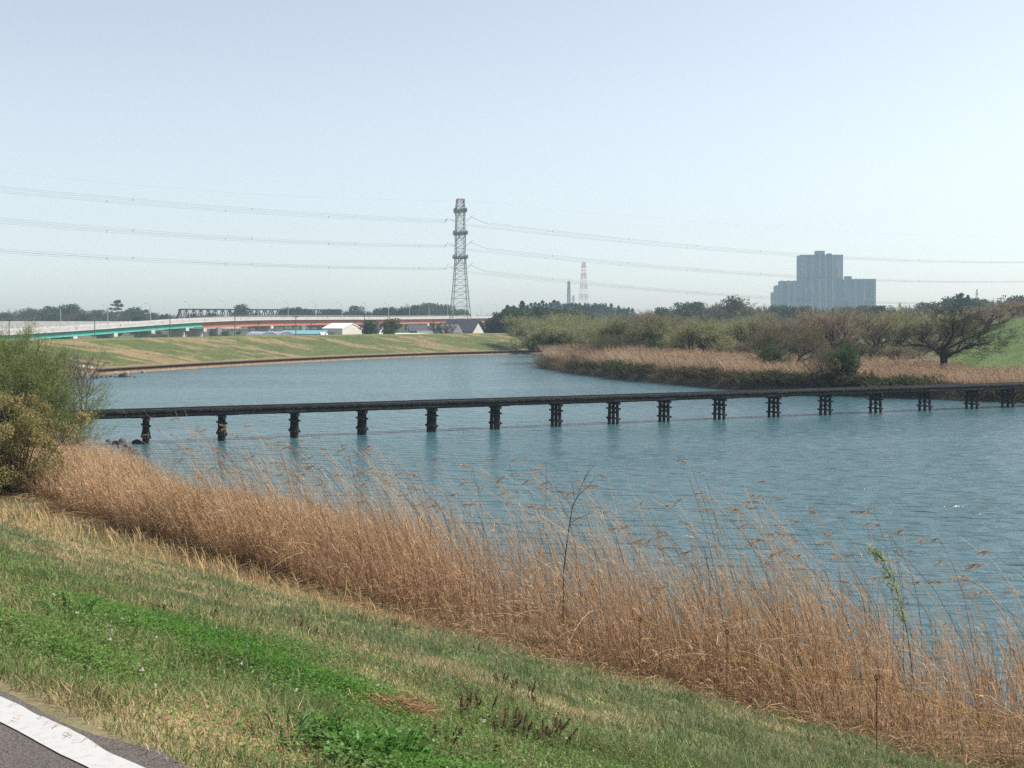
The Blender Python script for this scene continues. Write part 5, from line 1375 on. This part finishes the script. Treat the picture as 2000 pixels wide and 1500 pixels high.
stick((545, 1270), (640, 1372), 'long pale reed stalk lying from the clover down to the fallen heap')
stick((655, 1375), (742, 1358), 'pale reed stalk lying across the left end of the fallen heap')
stick((668, 1344), (704, 1400), 'short pale stalk crossing the front of the fallen heap', .004)
# white clover heads
a = Acc(); n = 26; u = rng.uniform(4.5, 9.5, n); v = rng.uniform(2.7, 5.6, n); p = on_bank(u, v); p[:, 2] += rng.uniform(.07, .13, n)
for s in range(10): a.leaves(p + rng.normal(0, .005, (n, 3)), rng.normal(size=(n, 3)), rng.normal(size=(n, 3)), .012, .009, (.62, .61, .56))
stuff(a.build('clover_flowers', M['leaf']), 'scattered small white clover flowers on the near slope', 'flowers')

# stakes and the rope between them
def stake(px, py, top, label):
    g_ = ground_px(px, py); dd = g_[1]; h = EYE + (YH - top) / F * dd - g_[2]
    t = thing('rusty_stake', g_, label, 'stake', 'rusty stakes in the reeds'); a = Acc(); a.tube([(0, 0, -.2), (0, .01, h * .6), (0, 0, h)], .009, 6); a.build('rod', M['rod'], t)
    an = np.linspace(0, 2 * math.pi, 11); a = Acc(); a.tube(np.stack([.035 * np.cos(an), 0 * an, h - .02 + .035 * np.sin(an)], 1), .009, 4, cap=False); a.build('eyelet', M['rod'], t)
    return g_ + (0, 0, h)
k1 = stake(1250, 1344, 1208, 'thin rusty stake among the reeds near the middle, tied to the rope')
k2 = stake(1420, 1384, 1232, 'thin rusty stake half hidden in reeds, between the other two')
k3 = stake(1713, 1478, 1320, 'thin rusty stake standing clear at the reed foot toward the right')
def rope(p, q, sag, label, m='rope', r=.0065):
    s = np.linspace(0, 1, 24)[:, None]; pts = p + (q - p) * s - np.array([0, 0, 1]) * sag * 4 * s * (1 - s); a = Acc(); a.tube(pts, r, 6); tag(a.build('rope', M[m]), label, 'rope')
rope(k1, k2, .12, 'yellow rope from the middle stake to the half hidden stake')
rope(k1 - (0, 0, .06), k3 - (0, 0, .06), .22, 'long yellow and black rope sagging from the middle stake to the right stake')
k4 = k3 + unit(k3 - k1) * 4.6 - (0, 0, .25)
rope(k3 - (0, 0, .03), k4, .12, 'yellow and black rope running right from the clear standing stake')
# dark sapling
def at_d(px, py): return ground_px(px, py)
b_ = ground_px(1102, 1262); dd = b_[1]; mp = dd / F
t = thing('sapling', b_, 'slim dark sapling with forked bare twigs standing in the reeds', 'sapling')
def sp(x, y): return ((x - 1102) * mp, 0, (1262 - y) * mp)
a = Acc(); a.tube([sp(1102, 1268), sp(1100, 1200), sp(1101, 1110), sp(1108, 1050), sp(1118, 985), sp(1128, 965)], [.017, .016, .014, .012, .010, .009], 6, (.045, .034, .025)); a.build('trunk', M['bark'], t, True)
a = Acc()
for br in ([(1128, 965), (1140, 935), (1155, 898)], [(1128, 965), (1150, 945), (1167, 925)], [(1112, 1018), (1130, 1008), (1160, 996)], [(1122, 970), (1119, 950), (1117, 936)], [(1140, 935), (1150, 918), (1161, 905)], [(1105, 1075), (1095, 1050), (1090, 1030)]):
    a.tube([np.array(sp(*q)) + (0, .03 * i, 0) for i, q in enumerate(br)], [.009, .006, .003], 4, (.05, .04, .028), cap=False)
a.build('branch', M['bark'], t)
r_ = np.random.default_rng(3); a = Acc()
q = np.array([sp(r_.uniform(1110, 1165), r_.uniform(900, 1000)) for _ in range(14)]); a.leaves(q, r_.normal(size=(14, 3)), r_.normal(size=(14, 3)), .05, .018, (.14, .19, .05)); a.build('bud', M['leaf'], t)
# green leafy shoot
b_ = ground_px(1790, 1400); mp = b_[1] / F
t = thing('willow_shoot', b_, 'leafy grey green willow shoot leaning left over the reeds', 'shoot')
def sp2(x, y): return np.array([(x - 1790) * mp, .0, (1400 - y) * mp])
cur = [sp2(1790, 1405), sp2(1785, 1330), sp2(1772, 1230), sp2(1752, 1150), sp2(1725, 1090), sp2(1700, 1066)]
a = Acc(); a.tube(cur, [.014, .012, .011, .009, .006, .003], 6, (.10, .10, .05)); a.build('stem', M['bark'], t)
a = Acc(); r_ = np.random.default_rng(8); n = 330; tq = r_.uniform(2.2, 5, n); i = np.minimum(tq.astype(int), 4); cu = np.array(cur); q = cu[i] + (cu[np.minimum(i + 1, 5)] - cu[i]) * (tq - i)[:, None] + r_.normal(0, .05, (n, 3))
dd = unit(np.stack([r_.normal(-.35, .6, n), r_.normal(0, .6, n), r_.normal(.6, .5, n)], 1)); a.leaves(q + dd * .05, dd, r_.normal(size=(n, 3)), r_.uniform(.09, .17, n), r_.uniform(.018, .03, n), np.array([.24, .30, .17]) * r_.uniform(.55, 1.3, (n, 1))); a.build('leaves', M['leaf'], t)

# ------------------------------------------------------------------ left: willow, olive shrub, thin grey shrub
stm = [((0, 0, -.4), (-.5, .1, 1), 2.4, .16), ((.2, 0, -.4), (.35, 0, 1), 2.3, .15), ((.3, -.2, -.4), (.85, -.1, .75), 2.3, .13), ((0, .3, -.4), (.05, .2, 1), 2.5, .15), ((.1, -.3, -.4), (.45, -.5, .8), 2.2, .12), ((.35, 0, -.4), (1.1, .1, .42), 2.3, .11), ((-.2, -.2, -.4), (-.7, -.4, .8), 2.2, .12)]
wp = prm_spread(stems=stm, up=(.05, .12, .16, .2), n=(5, 4, 4), t0=(.3, .25, .25), ang=((20, 50), (20, 50), (20, 55)), ratio=((.75, 1.05), (.55, .85), (.5, .8)))
T, Cr, hw_ = make_tree(60, wp, 16, (.45, 1.1), .006, .55, ((.14, .15, .06), (.10, .10, .045)), 13, (.085, .02), ((.225, .27, .105), (.14, .18, .07)))
WIL = Proto(T, Cr, hw_)
WIL.place((-28.8, 66.0, .3), 9.4, 10.8, 'large feathery green willow at the left edge over the bridge end', None, .0, 'willow_tree', 'tree')
T, Cr, hw_ = make_tree(61, prm_spread(stems=[((0, 0, -.3), (0, 0, 1), 2.0, .08), ((.2, 0, -.3), (.5, .2, 1), 2.0, .07), ((-.2, .1, -.3), (-.5, .1, 1), 2.0, .07)], up=(.05, .12, .16, .2), n=(4, 4, 3)), 9, (.4, .9), .007, .5, ((.13, .12, .085), (.10, .09, .065)), 1, (.06, .02), OLIVE)
GRY = Proto(T, Cr, hw_)
GRY.place((-30.5, 84.0, .2), 6.6, 7.0, 'thin grey brown shrub behind the willow, against the far levee', None, .5, 'bare_shrub', 'bush')
rng = np.random.default_rng(64); T, Cr = Acc(), Acc()
cen = rng.normal(0, 1, (90, 3)) * (1.15, .9, .75); cen[:, 2] = np.clip(cen[:, 2] + 2.15, .7, 3.9); cen[:, 0] *= 1.25 - .12 * cen[:, 2]; cen[60:, 2] = rng.uniform(.3, 1.1, 30)
clumps(Cr, rng, cen, rng.uniform(.28, .5, 90), 240, .105, ((.31, .26, .115), (.16, .145, .06)), .95, .2)
for i in range(16):
    e = cen[i]; T.tube([(e[0] * .15, e[1] * .15, -.4), (e[0] * .45, e[1] * .5, e[2] * .5), e], [.045, .03, .012], 5, (.055, .042, .03), cap=False)
m = 300; q = cen[rng.integers(0, 90, m)]; dd = unit(rng.normal(size=(m, 3)) * (.8, .8, .5) + (0, 0, .7)); L = rng.uniform(.35, .85, (m, 1))
tw = np.stack([q, q + dd * L * .5, q + dd * L], 1); Cr.ribbons(tw, np.array([.007, .006, .003]), rperp(rng, dd), np.array([.20, .145, .075]) * rng.uniform(.6, 1.2, (m, 1)))
lf = np.repeat(tw[:, 1:], 6, 0).reshape(-1, 3) + rng.normal(0, .06, (m * 12, 3)); Cr.leaves(lf, rng.normal(size=lf.shape), rng.normal(size=lf.shape), .11, .055, np.array([.31, .25, .11]) * rng.uniform(.55, 1.25, (len(lf), 1)))
al = np.concatenate(Cr.V); SHR = Proto(T, Cr, (np.percentile(al[:, 2], 99), np.percentile(np.abs(al[:, 0]), 97) * 2))
SHR.place((-21.1, 53.0, .6), 4.2, 4.7, 'olive brown broad leaved shrub in front of the willow at the left edge', None, .6, 'olive_shrub', 'bush')
SHR.place((-25.4, 50.5, 1.1), 4.2, 5.0, 'second olive brown shrub cut off by the left edge', None, 2.6, 'olive_shrub', 'bush')

# ------------------------------------------------------------------ stones
def stone(p, s, label, m, group=None, seed=0, name='stone'):
    r_ = np.random.default_rng(seed); a = Acc(); nu, nv_ = 9, 6; V = []
    for i in range(nv_ + 1):
        th = math.pi * i / nv_
        for j in range(nu):
            ph = 2 * math.pi * j / nu; rr = s * (.75 + .5 * float(vnoise(j * .9 % nu, i * .8 + seed * 3.1, seed))); V.append((rr * 1.3 * math.sin(th) * math.cos(ph), rr * math.sin(th) * math.sin(ph), rr * .75 * math.cos(th)))
    i = np.arange(nv_)[:, None] * nu; j = np.arange(nu)[None]; j2 = (j + 1) % nu
    a.add(V, [np.stack([i + j, i + nu + j, i + nu + j2, i + j2], -1).reshape(-1, 4)])
    o = a.build(name, M[m], None, True); o.location = tuple(p); o.rotation_euler = (0, 0, seed * 1.7); return tag(o, label, 'stone', group)
rng = np.random.default_rng(70)
for i, px in enumerate((160, 167, 175, 183, 190, 198, 212, 228, 252, 284)):
    d = 8 / (((733 - px * .028 + rng.uniform(-1, 1)) + 3 - YH) / F); stone(((px - 1000) / F * d, d - 1.2, .1), rng.uniform(.3, .6), 'dark boulder piled at the foot of the left end of the sheet pile wall', 'stone', 'boulders at the end of the rusty wall', i)
for i, (px, py) in enumerate(((182, 737), (190, 737), (199, 737), (209, 737), (217, 736), (226, 737), (244, 736), (264, 737))):
    d = 8 * F / (py - YH); big = i == 6; stone(((px - 1000) / F * d, d, .03), .75 if big else .24, 'largest dark rock of the row breaking the water off the wall end' if big else 'small dark rock in the row breaking the water off the wall end', 'darkstone', None if big else 'small rocks in the water off the wall', 20 + i)
for i, px in enumerate((112, 121, 130, 139, 148, 157, 166)):
    d = 196 - i; stone(((px - 1000) / F * d, d + 2, .75), .75, 'pale stone of the riprap between willow and the rusty wall', 'paleston', 'pale riprap stones', 40 + i)
for i, (px, py) in enumerate(((212, 862), (226, 866), (238, 862), (247, 872), (256, 878), (262, 886), (231, 874), (268, 865), (243, 884))):
    d = 8 * F / (py - YH); stone(((px - 1000) / F * d, d, .02), rng.uniform(.16, .34), 'wet dark rock at the water edge below the first trestle', 'darkstone', 'wet rocks below the first trestle', 60 + i)

# ------------------------------------------------------------------ haze
def haze():
    me = bpy.data.meshes.new('haze'); x0, x1, y0, y1, z0, z1 = -1500, 1500, -60, 2300, -4, 135
    me.from_pydata([(x0, y0, z0), (x1, y0, z0), (x1, y1, z0), (x0, y1, z0), (x0, y0, z1), (x1, y0, z1), (x1, y1, z1), (x0, y1, z1)], [], [(0, 3, 2, 1), (4, 5, 6, 7), (0, 1, 5, 4), (1, 2, 6, 5), (2, 3, 7, 6), (3, 0, 4, 7)])
    m, nt, N, L, out = nodes_of('haze'); v = N('ShaderNodeVolumePrincipled'); v.inputs['Color'].default_value = (.62, .83, 1.0, 1); v.inputs['Density'].default_value = HAZE; v.inputs['Anisotropy'].default_value = 0
    L(v.outputs[0], out.inputs['Volume']); me.materials.append(m); o = link('haze', me); o['kind'] = 'stuff'; o['label'] = 'thin pale blue haze over the whole valley'; o['category'] = 'haze'
HAZE = .00017
haze()
